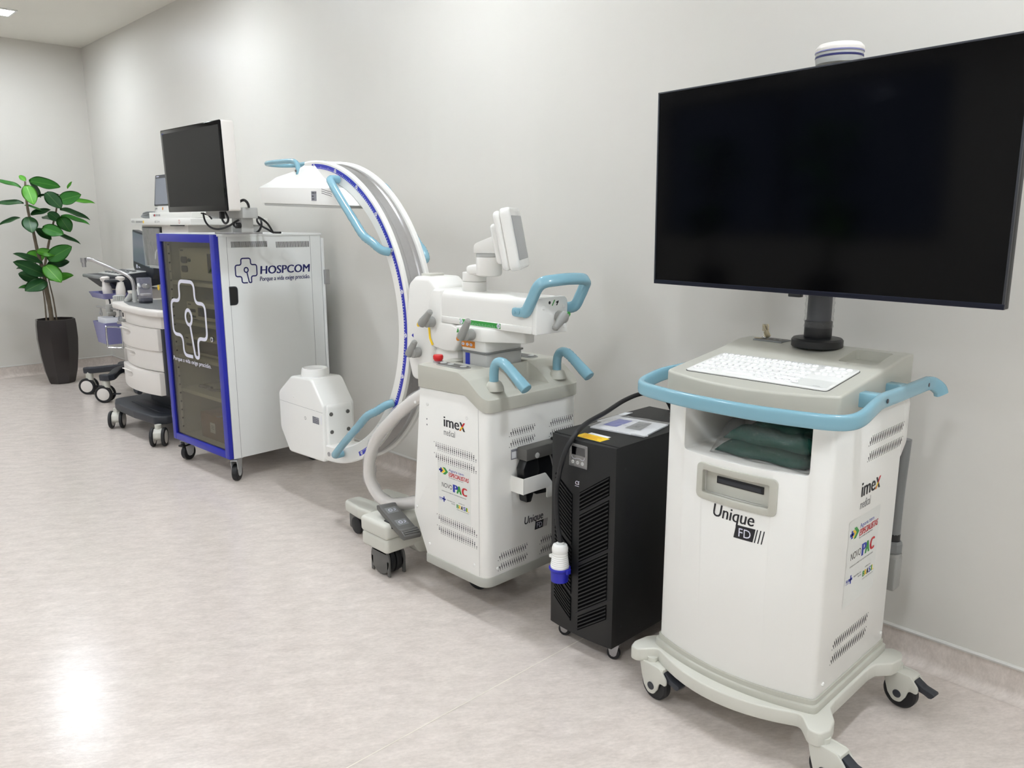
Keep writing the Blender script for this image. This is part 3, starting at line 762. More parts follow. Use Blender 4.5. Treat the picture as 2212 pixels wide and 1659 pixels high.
# ------------------------------------------------------------------ television
TW, TH, TA = 1.116, .632, -.1085
TC = Vector((-1.088, 2.222, 1.612))
TM = Matrix.Translation(TC) @ Matrix.Rotation(TA, 4, 'Z') @ Matrix.Rotation(.018, 4, 'X')
tv = thing('television', 'large flat black television mounted on the workstation pole', 'television', (TC.x, TC.y + .03, TC.z - TH / 2))
a, b_ = TW / 2, TH / 2
fm = MB()
fm.box(-a, a, .004, .030, -b_, b_, .003)
tvb = fm.xf(TM).build('housing', 'black', tv)
MB().box(-a + .12, a - .12, .028, .066, -b_ + .02, b_ - .10, .012).xf(TM).build('rear_cover', 'black', tv)
e = MB()
for q in ((-a, a, b_ - .005, b_), (-a, -a + .005, -b_ + .014, b_ - .005), (a - .005, a, -b_ + .014, b_ - .005)): e.box(q[0], q[1], -.001, .006, q[2], q[3], .0006)
e.xf(TM).build('bezel', 'slate', tv)
M['tv_strip'] = mat('television_lower_strip', (24, 27, 42), 0.3, metal=0.6, noise=0.06)
MB().box(-a, a, -.001, .010, -b_, -b_ + .014, .001).xf(TM).build('lower_strip', 'tv_strip', tv)
MB().box(-a + .005, a - .005, .0015, .006, -b_ + .014, b_ - .005).xf(TM).build('screen', 'tv_glass', tv)
MB().box(-.028, .012, .000, .018, -b_ - .009, -b_ + .001, .002).xf(TM).build('sensor_foot', 'black', tv)
br = MB(); br.box(-.11, .11, .064, .080, -.12, .12, .003); br.box(-.04, .04, .078, .115, -.06, .06, .004); br.xf(TM).build('wall_mount', 'slate', tv)

# green drape packed in a clear bag inside the niche
gd = thing('folded_green_drape', 'folded dark green drape in a clear bag on the niche shelf of the white cart', 'folded cloth', (-1.03, 2.12, .842))
rgd = random.Random(11)
def pillow(x0, x1, y0, y1, z0, hgt, n, amp, seed, skew=0):
    rr = random.Random(seed); ph = [rr.uniform(0, 6.28) for _ in range(6)]
    top = []; b = MB(); V = {}
    def zz(u, v):
        e = min(1, 5.5 * min(u, 1 - u, v, 1 - v)); e = math.sin(e * math.pi / 2)
        w = amp * (math.sin(u * 9 + ph[0]) * math.sin(v * 7 + ph[1]) + .6 * math.sin(u * 17 + v * 11 + ph[2]) + .4 * math.sin(u * 5 - v * 23 + ph[3]))
        return hgt * e + w * e
    for s in (0, 1):
        for i in range(n + 1):
            for j in range(n + 1):
                u, v = i / n, j / n
                x = x0 + (x1 - x0) * u + skew * v + .006 * math.sin(v * 14 + ph[4]); y = y0 + (y1 - y0) * v + .006 * math.sin(u * 13 + ph[5])
                z = z0 + (zz(u, v) if s else 0.002 * math.sin(u * 20) * 0)
                V[s, i, j] = b.bm.verts.new((x, y, z + (.0 if s else 0)))
    for s in (0, 1):
        for i in range(n):
            for j in range(n):
                q = (V[s, i, j], V[s, i + 1, j], V[s, i + 1, j + 1], V[s, i, j + 1]); b.bm.faces.new(q if s else q[::-1])
    bmesh.ops.remove_doubles(b.bm, verts=b.bm.verts, dist=1e-6)
    bmesh.ops.recalc_face_normals(b.bm, faces=b.bm.faces)
    return b
pillow(-1.185, -.905, 1.985, 2.25, .8475, .040, 16, .004, 3).build('cloth', 'green_cloth', gd, sharp=3)
pillow(-1.165, -.900, 2.005, 2.25, .885, .040, 16, .006, 5).build('cloth', 'green_cloth', gd, sharp=3)
cl_ = pillow(-1.11, -.93, 2.05, 2.24, .920, .028, 14, .004, 8).build('cloth', 'green_cloth', gd, sharp=3)
pillow(-1.198, -.893, 1.972, 2.262, .8445, .104, 26, .006, 21).build('clear_bag', 'film_bag', gd, sharp=3)
tgm = Matrix.Translation((-1.005, 2.055, .958)) @ Matrix.Rotation(.35, 4, 'Z') @ Matrix.Rotation(.9, 4, 'X')
flat([rect2(-.03, .03, -.012, .012)], 'paper', gd, tgm, 'cloth_tag')
text('HOPTIMED', .008, 'ink_navy', gd, tgm @ Matrix.Translation((-.023, -.004, .0005)), 'lettering', width=.046)
# grey power inlet hose hanging behind the cart
hs = thing('grey_cable_connector', 'grey cable connector hanging behind the white workstation beside the wall', 'connector', (-.858, 2.545, .32))
HZ = .045
MB().tube(smooth_path([(-.85, 2.542, .84), (-.851, 2.540, .78), (-.853, 2.538, .69), (-.855, 2.54, .60), (-.858, 2.55, .475 + HZ)], 6), .020, 14).build('cable_sleeve', 'mid_grey', hs)
MB().cyl((-.858, 2.55, .452 + HZ), (-.858, 2.55, .478 + HZ), .0205, 16).build('cable_ring', 'black', hs)
MB().lathe([(.024, 0), (.030, .006), (.030, .034), (.024, .042)], (-.858, 2.55, .412 + HZ), seg=8).build('gland_nut', 'mid_grey', hs)
MB().lathe([(.030, 0), (.030, .012), (.026, .014)], (-.858, 2.55, .400 + HZ), seg=20).build('gland_flange', 'lever_grey', hs)
MB().box(-.884, -.832, 2.522, 2.578, .290 + HZ, .402 + HZ, .006).build('connector_body', 'lever_grey', hs)

# ------------------------------------------------------------------ black power supply tower
UX0, UX1, UY0, UY1, UZ0, UZ1 = -1.826, -1.539, 1.972, 2.545, .060, .779
up = thing('power_supply_tower', 'black upright power supply tower with slanted louvres and small display', 'power supply', ((UX0 + UX1) / 2, 2.26, 0))
uc = (UX0 + UX1) / 2
uf = lambda x: UY0 - .012 + .012 * ((x - uc) / .1435) ** 2         # slightly bowed front
fr = [(UX0 + (UX1 - UX0) * k / 10, uf(UX0 + (UX1 - UX0) * k / 10)) for k in range(11)]
MB().prism([(UX1, UY1), (UX0, UY1)] + fr, 'z', UZ0, UZ1, .002, 2, ang=.9).build('casing', 'black_powder', up)
MB().box(UX0 - .0015, UX1 + .0015, UY0 + .012, UY1, UZ1 - .0, UZ1 + .0025, .001).build('lid', 'black_powder', up)
uw = lambda v: Vector((v.x, v.y - UY0 + uf(v.x), v.z))
ua, ub, uslope = -1.683, -1.562, .70
def slatgroup(xa, xb, z_lo, z_hi, slope, n, nm):
    """dark sheet for the slot shade (parallelogram) with n proud slats; z at xa edge runs z_lo..z_hi"""
    dz = (xb - xa) * slope
    b = MB(); b.prism([(xa, z_lo), (xb, z_lo + dz), (xb, z_hi + dz), (xa, z_hi)], 'y', UY0 - .0012, UY0 + .004)  # proud near-black sheet stands in for the shade between the slats
    rc = b.slice('x', 6).warp(uw).build('louvre_slot_shade', 'slot_shade', up)
    pitch = (z_hi - z_lo) / n
    for k in range(n):
        zc = z_lo + pitch * (k + .5); t = pitch * .19
        s = MB(); s.prism([(xa, zc - t), (xb, zc - t + dz), (xb, zc + t + dz), (xa, zc + t)], 'y', UY0 - .005, UY0 - .0008)
        s.slice('x', 4).warp(uw).build('louvre_slat', 'black_powder', rc)
for z0, z1, n in ((.529, .597, 5), (.340, .514, 12), (.153, .326, 12), (.081, .136, 4)):
    slatgroup(ua, ub, z0, z1, uslope, n, 'r')
for z0, z1, n in ((.455, .640, 13), (.268, .440, 12), (.165, .255, 7)):
    slatgroup(-1.803, -1.717, z0, z1, -.70, n, 'l')
for z in (.5195, .332, .1445):
    MB().prism([(ua - .01, z), (UX1 - .001, z + .147 * uslope - .0015), (UX1 - .001, z + .147 * uslope + .0005), (ua - .01, z + .002)], 'y', UY0 - .0009, UY0 + .003).slice('x', 5).warp(uw).build('panel_seam', 'hole', up)
# display panel
dp = MB().prism(rrect(-1.7275, -1.6525, .690, .7635, .005), 'y', UY0 - .004, UY0 + .004, .0008).warp(uw).build('display_panel', 'dark_grey', up)
dy = uf(-1.69) - .0046
flat([rect2(-1.7195, -1.660, .728, .757)], 'screen_off', dp, frame((0, dy, 0), '-y'), 'display_screen')
gly = stroke([(-1.718, .724), (-1.718, .719), (-1.713, .714), (-1.702, .714), (-1.699, .717)], .0009) + stroke([(-1.680, .717), (-1.677, .714), (-1.667, .714), (-1.663, .719), (-1.663, .724)], .0009) + stroke([(-1.699, .717), (-1.680, .717)], .0009)
flat(gly, 'ink_white', dp, frame((0, dy, 0), '-y'), 'flow_diagram', kind='stuff')
for x in (-1.7135, -1.692, -1.6705):
    MB().cyl((x, dy - .0015, .702), (x, dy + .001, .702), .0062, 18, .0004).build('push_button', 'light_grey', dp)
    flat([rect2(x - .003, x + .003, .7012, .7028)], 'ink_grey', dp, frame((0, dy - .002, 0), '-y'), 'button_mark')
MB().prism(rrect(-1.731, -1.649, .686, .768, .004), 'y', UY0 - .0056, UY0 - .0052).warp(uw).build('protective_film', 'film_flat', dp)
ym = uf(-1.697) - .0008
text('CS', .013, 'ink_white', up, frame((-1.706, ym, .622), '-y'), 'emblem_lettering', shear=.25, bold=.0006, width=.018)
flat([rect2(-1.706, -1.688, .6155, .617)], 'ink_white', up, frame((0, ym, 0), '-y'), 'emblem_line')
flat([[(-1.6985, .623), (-1.6955, .6255), (-1.697, .621)]], 'ink_red', up, frame((0, ym - .0002, 0), '-y'), 'emblem_mark')
# stickers on the lid
zt = UZ1 + .0029
yl = flat([rect2(-1.737, -1.6245, 1.990, 2.043)], 'ink_yellow', up, frame((0, 0, zt), '+z'), 'yellow_warning_sticker', label='yellow warning sticker')
rl = []
for r in range(5): rl.append(rect2(-1.720 + .004 * (r % 2), -1.645 - .006 * (r % 3), 1.998 + r * .008, 2.0005 + r * .008))
flat(rl, 'ink_orange', yl, frame((0, 0, zt + .0003), '+z'), 'sticker_text_lines', kind='stuff')
flat([[(-1.733, 2.030), (-1.722, 2.030), (-1.7275, 2.039)]], 'ink_orange', yl, frame((0, 0, zt + .0003), '+z'), 'warning_triangle')
flat([rect2(-1.724, -1.636, 2.044, 2.064)], 'paper', up, frame((0, 0, zt), '+z'), 'white_sticker')
flat([rect2(-1.66, -1.56, 2.44, 2.485)], 'silver_label', up, frame((0, 0, zt), '+z'), 'rating_label')
flat([rect2(-1.70, -1.62, 2.50, 2.515)], 'paper', up, frame((0, 0, zt), '+z'), 'white_sticker')
# side perforation and screws
perforation(up, frame((UX1 + .0006, 2.03, .40), '+x'), .075, .26, 8, 34, .0, r=.0024)
for p in ((2.02, .70), (2.02, .13), (2.30, .745), (2.13, .085), (2.44, .085)):
    MB().cyl((UX1 - .001, p[0], p[1]), (UX1 + .0012, p[0], p[1]), .0035, 12, .0004).build('screw', 'black', up)
def small_caster(parent, x, y, R=.024, ww=.016, top=.06, ang=0.0, fork='steel', hub='light_grey'):
    d = Vector((math.cos(ang), math.sin(ang), 0)); mt = Matrix(((d.x, -d.y, 0, x), (d.y, d.x, 0, y), (0, 0, 1, 0), (0, 0, 0, 1)))
    b = MB(); o = [(-R * .9, top), (R * .9, top), (R * .5, R * .8), (R * .2, R * .55), (-R * .2, R * .55), (-R * .5, R * .8)]
    for s in (-1, 1): b.prism(rpoly(o, R * .2, 3), 'y', s * (ww / 2 + .0015), s * (ww / 2 + .0035))
    b.box(-R * .9, R * .9, -ww / 2 - .0035, ww / 2 + .0035, top - .004, top)
    c = b.xf(mt).build('caster', fork, parent)
    MB().lathe([(R * .72, -ww / 2), (R * .95, -ww / 2), (R, -ww / 2 + .003), (R, ww / 2 - .003), (R * .95, ww / 2), (R * .72, ww / 2)], (0, 0, R), (0, 1, 0), 26).xf(mt).build('tire', 'rubber', c)
    MB().lathe([(0, -ww / 2 - .001), (R * .7, -ww / 2 + .001), (R * .73, -ww / 2 + .002), (R * .73, ww / 2 - .002), (R * .7, ww / 2 - .001), (0, ww / 2 + .001)], (0, 0, R), (0, 1, 0), 20).xf(mt).build('wheel_disc', hub, c)
    return c
for x in (UX0 + .035, UX1 - .022):
    for y in (2.015, 2.49): small_caster(up, x, y, ang=.35)
# documents in a clear pouch lying on the tower
bg = thing('document_pouch', 'clear plastic pouch of white papers lying on the black tower', 'plastic pouch', (-1.67, 2.22, UZ1 + .003))
P0 = [Vector((-1.775, 2.10)), Vector((-1.545, 2.135)), Vector((-1.585, 2.345)), Vector((-1.805, 2.31))]
def quad_sheet(c, z0, hgt, n, seed, amp):
    rr = random.Random(seed); ph = [rr.uniform(0, 6) for _ in range(5)]; b = MB(); V = {}
    for i in range(n + 1):
        for j in range(n + 1):
            u, v = i / n, j / n
            p = (c[0] * (1 - u) + c[1] * u) * (1 - v) + (c[3] * (1 - u) + c[2] * u) * v
            e = math.sin(min(1, 6 * min(u, 1 - u, v, 1 - v)) * math.pi / 2)
            w = amp * (math.sin(u * 11 + v * 6 + ph[0]) + .7 * math.sin(v * 15 - u * 7 + ph[1]) + .5 * math.sin(u * 23 + ph[2]) + .4 * math.sin((u + v) * 31 + ph[3]))
            V[i, j] = b.bm.verts.new((p.x, p.y, z0 + max(.0004, hgt * e + w * e)))
    for i in range(n):
        for j in range(n): b.bm.faces.new((V[i, j], V[i + 1, j], V[i + 1, j + 1], V[i, j + 1]))
    return b
shr = lambda k: [(p - sum(P0, Vector((0, 0))) / 4) * k + sum(P0, Vector((0, 0))) / 4 for p in P0]
zb = UZ1 + .0032
pp = quad_sheet(shr(.93), zb + .004, .004, 10, 1, .0006).build('papers', 'paper', bg, sharp=3)
MB().loft([[Vector((p.x, p.y, zb)) for p in shr(.93)], [Vector((p.x, p.y, zb + .0045)) for p in shr(.93)]]).build('paper_stack', 'paper', bg)
quad_sheet([Vector((-1.745, 2.15)), Vector((-1.69, 2.16)), Vector((-1.70, 2.27)), Vector((-1.755, 2.26))], zb + .0088, .0008, 6, 9, .0002).build('blue_print', 'ink_blue', bg, sharp=3)
quad_sheet([Vector((-1.66, 2.17)), Vector((-1.60, 2.18)), Vector((-1.63, 2.29)), Vector((-1.68, 2.28))], zb + .0088, .002, 6, 14, .0004).build('grey_print', 'mid_grey', bg, sharp=3)
quad_sheet(P0, zb + .009, .007, 26, 3, .0022).build('clear_pouch', 'film', bg, sharp=3)
MB().tube(smooth_path([(-1.60, 2.128, zb + .006), (-1.575, 2.131, zb + .009), (-1.55, 2.138, zb + .007), (-1.547, 2.15, zb + .006)], 4), .0035, 8).build('rolled_edge', 'film_milky', bg)
MB().prism([(p.x, p.y) for p in [Vector((-1.812, 2.20)), Vector((-1.79, 2.20)), Vector((-1.80, 2.40)), Vector((-1.822, 2.38))]], 'z', zb, zb + .002).build('loose_sheet', 'paper', bg)
# black power cable with blue plug hanging in front of the tower
pc = thing('power_cable', 'thick black power cable looping over the tower with a blue plug hanging in front', 'power cable', (-1.732, 1.925, .26))
path = [(-1.715, 2.61, .42), (-1.725, 2.59, .68), (-1.742, 2.567, .79), (-1.772, 2.53, .842), (-1.796, 2.45, .852), (-1.797, 2.34, .842), (-1.772, 2.20, .824), (-1.742, 2.06, .814), (-1.714, 1.975, .800), (-1.728, 1.937, .745), (-1.748, 1.925, .66), (-1.757, 1.922, .58), (-1.75, 1.922, .48), (-1.735, 1.922, .405)]
MB().tube(smooth_path(path, 8), .0085, 14).build('cable', 'rubber', pc)
po = (-1.734, 1.918, .268)
def pscale(p): return [(r * .86, z * .80) for r, z in p]
plug = MB(); plug.lathe(pscale([(.024, 0), (.036, .002), (.037, .048), (.044, .056), (.045, .064), (.040, .066)]), po, seg=36); pl_ = plug.build('plug_collar', 'plug_blue', pc)
rb = [(.0385, 0), (.0385, .012)]
for k in range(6): rb += [(.0385 - .001 * k, .014 + .0085 * k), (.0355 - .001 * k, .0185 + .0085 * k)]
rb += [(.033, .066), (.031, .074), (.0335, .078), (.0335, .096), (.029, .108), (.018, .112), (.014, .118)]
MB().lathe(pscale(rb), (po[0], po[1], po[2] + .048), seg=36).build('plug_body', 'white_gloss', pc)
MB().lathe(pscale([(.017, 0), (.017, .008), (.010, .012)]), (po[0], po[1], po[2] + .134), seg=24).build('cable_gland', 'light_grey', pc)
MB().box(-1.778, -1.760, 1.908, 1.926, .345, .357, .003).build('latch', 'white_gloss', pc)
MB().box(-1.698, -1.687, 1.908, 1.926, .305, .325, .003).build('collar_lug', 'plug_blue', pc)

# ------------------------------------------------------------------ mobile C-arm x-ray machine
ca = thing('c_arm_machine', 'white mobile c-arm x-ray machine with blue scale, pale blue handles and drive cart', 'x-ray machine', (-2.35, 2.12, 0))
CYM = 2.12
BX0, BX1, BY0, BY1 = -2.499, -2.060, 1.863, 2.377
plan = rpoly([(BX0 - .03, BY0), (BX1, BY0), (BX1, BY1), (BX0 - .03, BY1)], [.015, .045, .045, .015], 6)
side = rpoly([(-2.418, .172), (-2.03, .172), (-2.03, .812), (-2.075, .826), (-2.165, .876), (-2.441, .868), (-2.499, .336)], [0, 0, 0, .02, .03, .004, .02], 4)
bd = MB().prism(plan, 'z', .1, 1.0).build('body', 'white', ca)
boolean(bd, [MB().prism(side, 'y', 1.7, 2.6)], 'INTERSECT', bev=.004, seg=2, ang=45)
tr = MB().prism(rpoly([(-2.425, BY0 - .003), (BX1 + .003, BY0 - .003), (BX1 + .003, BY1 + .003), (-2.425, BY1 + .003)], [.01, .05, .05, .01], 6), 'z', .136, .1765, .004, 2, ang=.9).build('base_trim', 'trim_grey', ca)
# top cover
pl2 = rpoly([(-2.455, BY0 - .006), (BX1 + .008, BY0 - .006), (BX1 + .008, BY1 + .006), (-2.455, BY1 + .006)], [.02, .05, .05, .02], 6)
cv = MB().prism(pl2, 'z', .7, 1.2).build('top_cover', 'deck', ca)
cs = rpoly([(-2.5, .868), (-2.441, .870), (-2.165, .878), (-2.075, .828), (-2.0, .808), (-2.0, .862), (-2.062, .872), (-2.145, .935), (-2.20, .958), (-2.5, .958)], [0, 0, .03, .02, 0, 0, .03, .03, .03, 0], 4)
boolean(cv, [MB().prism(cs, 'y', 1.7, 2.6)], 'INTERSECT', bev=.022, seg=3, ang=40)
tc_ = [MB().prism(rrect(-2.20, -2.075, 2.045, 2.225, .015), 'z', .885, 1.1), MB().prism(rrect(-2.395, -2.205, 2.005, 2.235, .01), 'z', .93, 1.1)]
boolean(cv, tc_, 'DIFFERENCE', bev=.003, seg=2, ang=55)
# control strips and stop button
for y in (1.935, 2.305):
    st = MB().prism(rpoly([(-2.405, y - .03), (-2.235, y - .03), (-2.235, y + .03), (-2.405, y + .03)], .029, 6), 'z', .956, .9615, .002).build('control_strip', 'lever_grey', ca)
    MB().prism(rpoly([(-2.40, y - .025), (-2.24, y - .025), (-2.24, y + .025), (-2.40, y + .025)], .024, 6), 'z', .961, .9625).build('strip_inset', 'dark_grey', st)
    for k, x in enumerate((-2.38, -2.335, -2.26)):
        MB().cyl((x, y, .962), (x, y, .9655), .013, 18, .001).build('control_button', 'light_grey', st)
eb = MB().lathe([(.020, 0), (.020, .010), (.017, .012)], (-2.425, 1.945, .955), seg=24).build('stop_button_base', 'clear', ca)
MB().lathe([(.014, .008), (.020, .018), (.021, .028), (.018, .034), (0, .036)], (-2.425, 1.945, .955), seg=24).build('stop_button', 'red', ca, label='red emergency stop button')
# push grips
for y in (1.95, 2.295):
    MB().lathe([(.036, 0), (.033, .016), (.026, .03), (.022, .034)], (-2.10, y, .893), seg=20).build('grip_boot', 'deck', ca)
    g = MB().tube(smooth_path([(-2.104, y, .915), (-2.104, y, .955), (-2.098, y, .985), (-2.078, y, 1.002), (-2.05, y, 1.0), (-2.015, y, .979), (-1.975, y, .950), (-1.94, y, .926), (-1.932, y, .920)], 5), [.0175] * 12 + [.0185] * 8 + [.0205, .019, .0205, .019, .0205, .019, .0205, .02, .0205, .021, .021, .022, .022, .022, .022, .022, .022, .022, .021, .02, .015][:21], 16)
    g.build('push_grip', 'rail_blue', ca)
    MB().lathe([(.0175, 0), (.0175, .004)], (-2.104, y, .922), seg=18).build('grip_ring', 'ink_navy', ca)
# telescopic column and swivel block
for k, (x0, x1, y0, y1, z0, z1, m) in enumerate(((-2.372, -2.222, 2.02, 2.22, .92, 1.006, 'light_grey'), (-2.378, -2.216, 2.014, 2.226, 1.004, 1.011, 'mid_grey'))):
    MB().prism(rpoly([(x0, y0), (x1, y0), (x1, y1), (x0, y1)], .02, 2), 'z', z0, z1, .001).build('lift_column', m, ca)
flat([rect2(-2.345, -2.318, .925, 1.0)], 'ink_blue', ca, frame((0, 2.0194, 0), '-y'), 'column_scale')
MB().prism(rpoly([(-2.372, 2.018), (-2.226, 2.018), (-2.226, 2.222), (-2.372, 2.222)], .02, 2), 'z', 1.01, 1.06, .002).build('swivel_neck', 'white', ca)
MB().prism(rpoly([(-2.392, 2.005), (-2.232, 2.005), (-2.14, 2.07), (-2.09, 2.10), (-2.09, 2.15), (-2.14, 2.18), (-2.232, 2.235), (-2.392, 2.235)], .015, 3), 'z', 1.052, 1.104, .006, 2, ang=.9).build('swivel_block', 'white', ca)
flat([rect2(-2.365, -2.285, 1.022, 1.048)], 'ink_orange', ca, frame((0, 2.0172, 0), '-y'), 'orange_scale')
for x, c_ in ((-2.355, '45'), (-2.330, '0'), (-2.308, '45')):
    flat([circle2(x, 1.034, .0085, 12, .006)], 'ink_white', ca, frame((0, 2.0168, 0), '-y'), 'scale_mark')
    text(c_, .007, 'ink', ca, frame((x - .006 if len(c_) > 1 else x - .003, 2.0165, 1.031), '-y'), 'scale_lettering')
flat([[(-2.38, 1.078), (-2.362, 1.078), (-2.371, 1.098)]], 'ink_green', ca, frame((0, 2.0043, 0), '-y'), 'pointer_mark')
flat([[(-2.352, 1.069), (-2.334, 1.069), (-2.343, 1.055)]], 'ink_orange', ca, frame((0, 2.0043, 0), '-y'), 'pointer_mark')
# horizontal arm box
ar = MB().prism(rpoly([(2.040, 1.104), (2.205, 1.104), (2.205, 1.236), (2.040, 1.236)], [.006, .006, .03, .03], 5), 'x', -2.52, -1.978, .006, 2, ang=.9).build('horizontal_arm', 'white', ca)
MB().box(-2.515, -1.995, 2.0365, 2.05, 1.104, 1.130, .003).build('arm_rail', 'white', ca)
MB().prism(rpoly([(2.038, 1.102), (2.207, 1.102), (2.207, 1.238), (2.038, 1.238)], [.006, .006, .03, .03], 5), 'x', -1.995, -1.972, .005, 2, ang=.9).build('arm_end_cap', 'white_gloss', ca)
gs = flat([rect2(-2.397, -2.159, 1.1085, 1.1285)], 'ink_green', ca, frame((0, 2.0360, 0), '-y'), 'green_scale')
flat([rect2(-2.375 + .0095 * k, -2.374 + .0095 * k, 1.110, 1.116 if k % 2 else 1.119) for k in range(20)], 'ink_white', gs, frame((0, 2.0356, 0), '-y'), 'scale_ticks', kind='stuff')
for x, c_ in ((-2.387, '0'), (-2.170, '20')):
    flat([circle2(x, 1.119, .0095, 14)], 'ink_white', gs, frame((0, 2.0354, 0), '-y'), 'scale_mark')
    text(c_, .009, 'ink', gs, frame((x - .0035 * len(c_), 2.0350, 1.1145), '-y'), 'scale_lettering')
flat([[(2.118, 1.205), (2.124, 1.205), (2.137, 1.226), (2.131, 1.226)]], 'ink_green', ca, frame((-1.9715, 0, 0), '+x'), 'pointer_mark')
flat([circle2(2.107, 1.217, .006), rect2(2.142, 2.155, 1.214, 1.220), [(2.142, 1.205), (2.148, 1.205), (2.156, 1.222), (2.150, 1.222)]], 'ink', ca, frame((-1.9715, 0, 0), '+x'), 'lock_symbols')
dome_plugs(ca, [(-1.972, 2.075, 1.20), (-1.972, 2.185, 1.20), (-1.972, 2.19, 1.125)], (1, 0, 0), .008)
dome_plugs(ca, [(-2.475, 1.8645, .80), (-2.395, 1.863, .805), (-2.16, 1.863, .79)], (0, -1, 0), .0065)
dome_plugs(ca, [(-2.48, 1.863, .36), (-2.40, 1.863, .22), (-2.125, 1.863, .215)], (0, -1, 0), .0065)
dome_plugs(ca, [(BX1, 1.925, .205)], (1, 0, 0), .0065)
flat([circle2(-2.40, .745, .0035, 8), circle2(-2.40, .722, .0035, 8)], 'ink_grey', ca, frame((0, BY0 - .0008, 0), '-y'), 'indicator_holes', kind='stuff')
# panel seam on the side
flat([rect2(-2.0955, -2.0945, .18, .835)], 'ink_grey', ca, frame((0, BY0 - .0006, 0), '-y'), 'panel_seam')
# big steering handle on the arm end
pf2 = [(p[0] * .0125, p[1] * .0185) for p in rrect(-1, 1, -1, 1, .8, 4)]
hp = [(-2.028, 2.032, 1.182), (-2.012, 2.030, 1.192), (-1.985, 2.03, 1.235), (-1.958, 2.03, 1.278), (-1.935, 2.04, 1.297), (-1.915, 2.08, 1.303), (-1.902, 2.13, 1.306), (-1.900, 2.20, 1.303), (-1.908, 2.235, 1.294), (-1.925, 2.245, 1.272), (-1.945, 2.245, 1.235), (-1.972, 2.243, 1.195), (-2.028, 2.235, 1.185)]
MB().tube(smooth_path(hp, 5), 1.0, prof=[(q[0] * .015, q[1] * .021) for q in rrect(-1, 1, -1, 1, .75, 4)]).build('steering_handle', 'rail_blue', ca)
for y, s in ((2.034, -1), (2.206, 1)):
    ft = MB().prism(rrect(-2.085, -2.02, 1.165, 1.198, .014), 'y', min(y, y + s * (.012 if s < 0 else .03)), max(y, y + s * (.012 if s < 0 else .03)), .003).build('handle_foot', 'rail_blue', ca)
    for x in (-2.070, -2.048): MB().cyl((x, y + s * .011, 1.181), (x, y + s * .0145, 1.181), .007, 14, .001).build('screw_cover', 'rail_blue', ft)
# swivel housing at the C end of the arm
hs_ = MB().prism(rpoly([(-2.60, 1.01), (-2.585, .998), (-2.50, .985), (-2.435, .99), (-2.405, 1.03), (-2.41, 1.09), (-2.45, 1.104), (-2.512, 1.104), (-2.512, 1.238), (-2.57, 1.238), (-2.60, 1.19)], [.02, .02, .03, .03, .03, .02, .01, 0, 0, .03, .03], 4), 'y', 2.036, 2.209, .02, 3, ang=.9).build('swivel_housing', 'white', ca)
# lock levers
def lever(hub, dot, tip, normal, dotm):
    hub, dot, tip, n = Vector(hub), Vector(dot), Vector(tip), Vector(normal)
    hub = dot + (tip - dot) * .22 - n * ((dot - hub).dot(n)) + Vector((.016 * abs(n.y), .012 * abs(n.x), -.002))
    L = MB().cyl(hub, hub + n * .036, .0225, 20, .003).build('lever_hub', 'lever_grey', ca)
    b = MB(); d = (tip - dot); b.tube([dot - d * .04, dot + d * .02, dot + d * .2, dot + d * .55, dot + d * .8, dot + d * .97, tip + d * .03], [.012, .0175, .019, .0155, .0135, .0125, .008], 12)
    b.build('lever_arm', 'lever_grey', L)
    MB().cyl(dot + n * .006, dot + n * .0165, .0085, 16, .001).build('lever_dot', dotm, L)
lever((-2.535, 2.036, 1.075), (-2.600, 1.998, 1.090), (-2.532, 1.995, 1.150), (0, -1, 0), 'ink_yellow')
lever((-2.265, 2.005, 1.075), (-2.312, 1.968, 1.064), (-2.262, 1.965, 1.140), (0, -1, 0), 'ink_orange')
lever((-1.972, 2.112, 1.185), (-1.935, 2.155, 1.176), (-1.935, 2.095, 1.125), (1, 0, 0), 'ink_green')
# touch monitor on its jointed arm
MB().cyl((-2.395, 2.115, 1.233), (-2.395, 2.115, 1.273), .049, 28, .002).build('monitor_pedestal', 'white', ca)
lk = MB(); lk.cyl((-2.395, 2.115, 1.274), (-2.395, 2.115, 1.310), .048, 28, .002); lk.build('monitor_arm', 'white', ca)
MB().tube([(-2.385, 2.115, 1.318), (-2.355, 2.112, 1.322), (-2.33, 2.11, 1.324), (-2.30, 2.108, 1.326)], 1.0, prof=[(p[0] * .046, p[1] * .022) for p in rrect(-1, 1, -1, 1, .7, 4)], up=(0, 0, 1)).build('monitor_arm', 'white', ca)
MB().lathe([(.038, 0), (.048, .004), (.051, .012), (.051, .072), (.050, .075)], (-2.30, 2.108, 1.298), seg=28).build('monitor_arm', 'white', ca)
MB().lathe([(.0495, 0), (.0495, .013)], (-2.30, 2.108, 1.374), seg=28).build('arm_ring', 'light_grey', ca)
MB().prism(rpoly([(-.05, 0), (.075, 0), (.075, .062), (.03, .066), (-.05, .035)], [.006, .004, .004, .03, .02], 3), 'y', -.036, .036, .008, 2).xf(Matrix.Translation((-2.30, 2.108, 1.388)) @ Matrix.Rotation(.45, 4, 'Z')).build('monitor_bracket', 'white', ca)
MN = Matrix.Translation((-2.215, 2.165, 1.443)) @ Matrix.Rotation(.66, 4, 'Z') @ Matrix.Rotation(-.19, 4, 'Y')
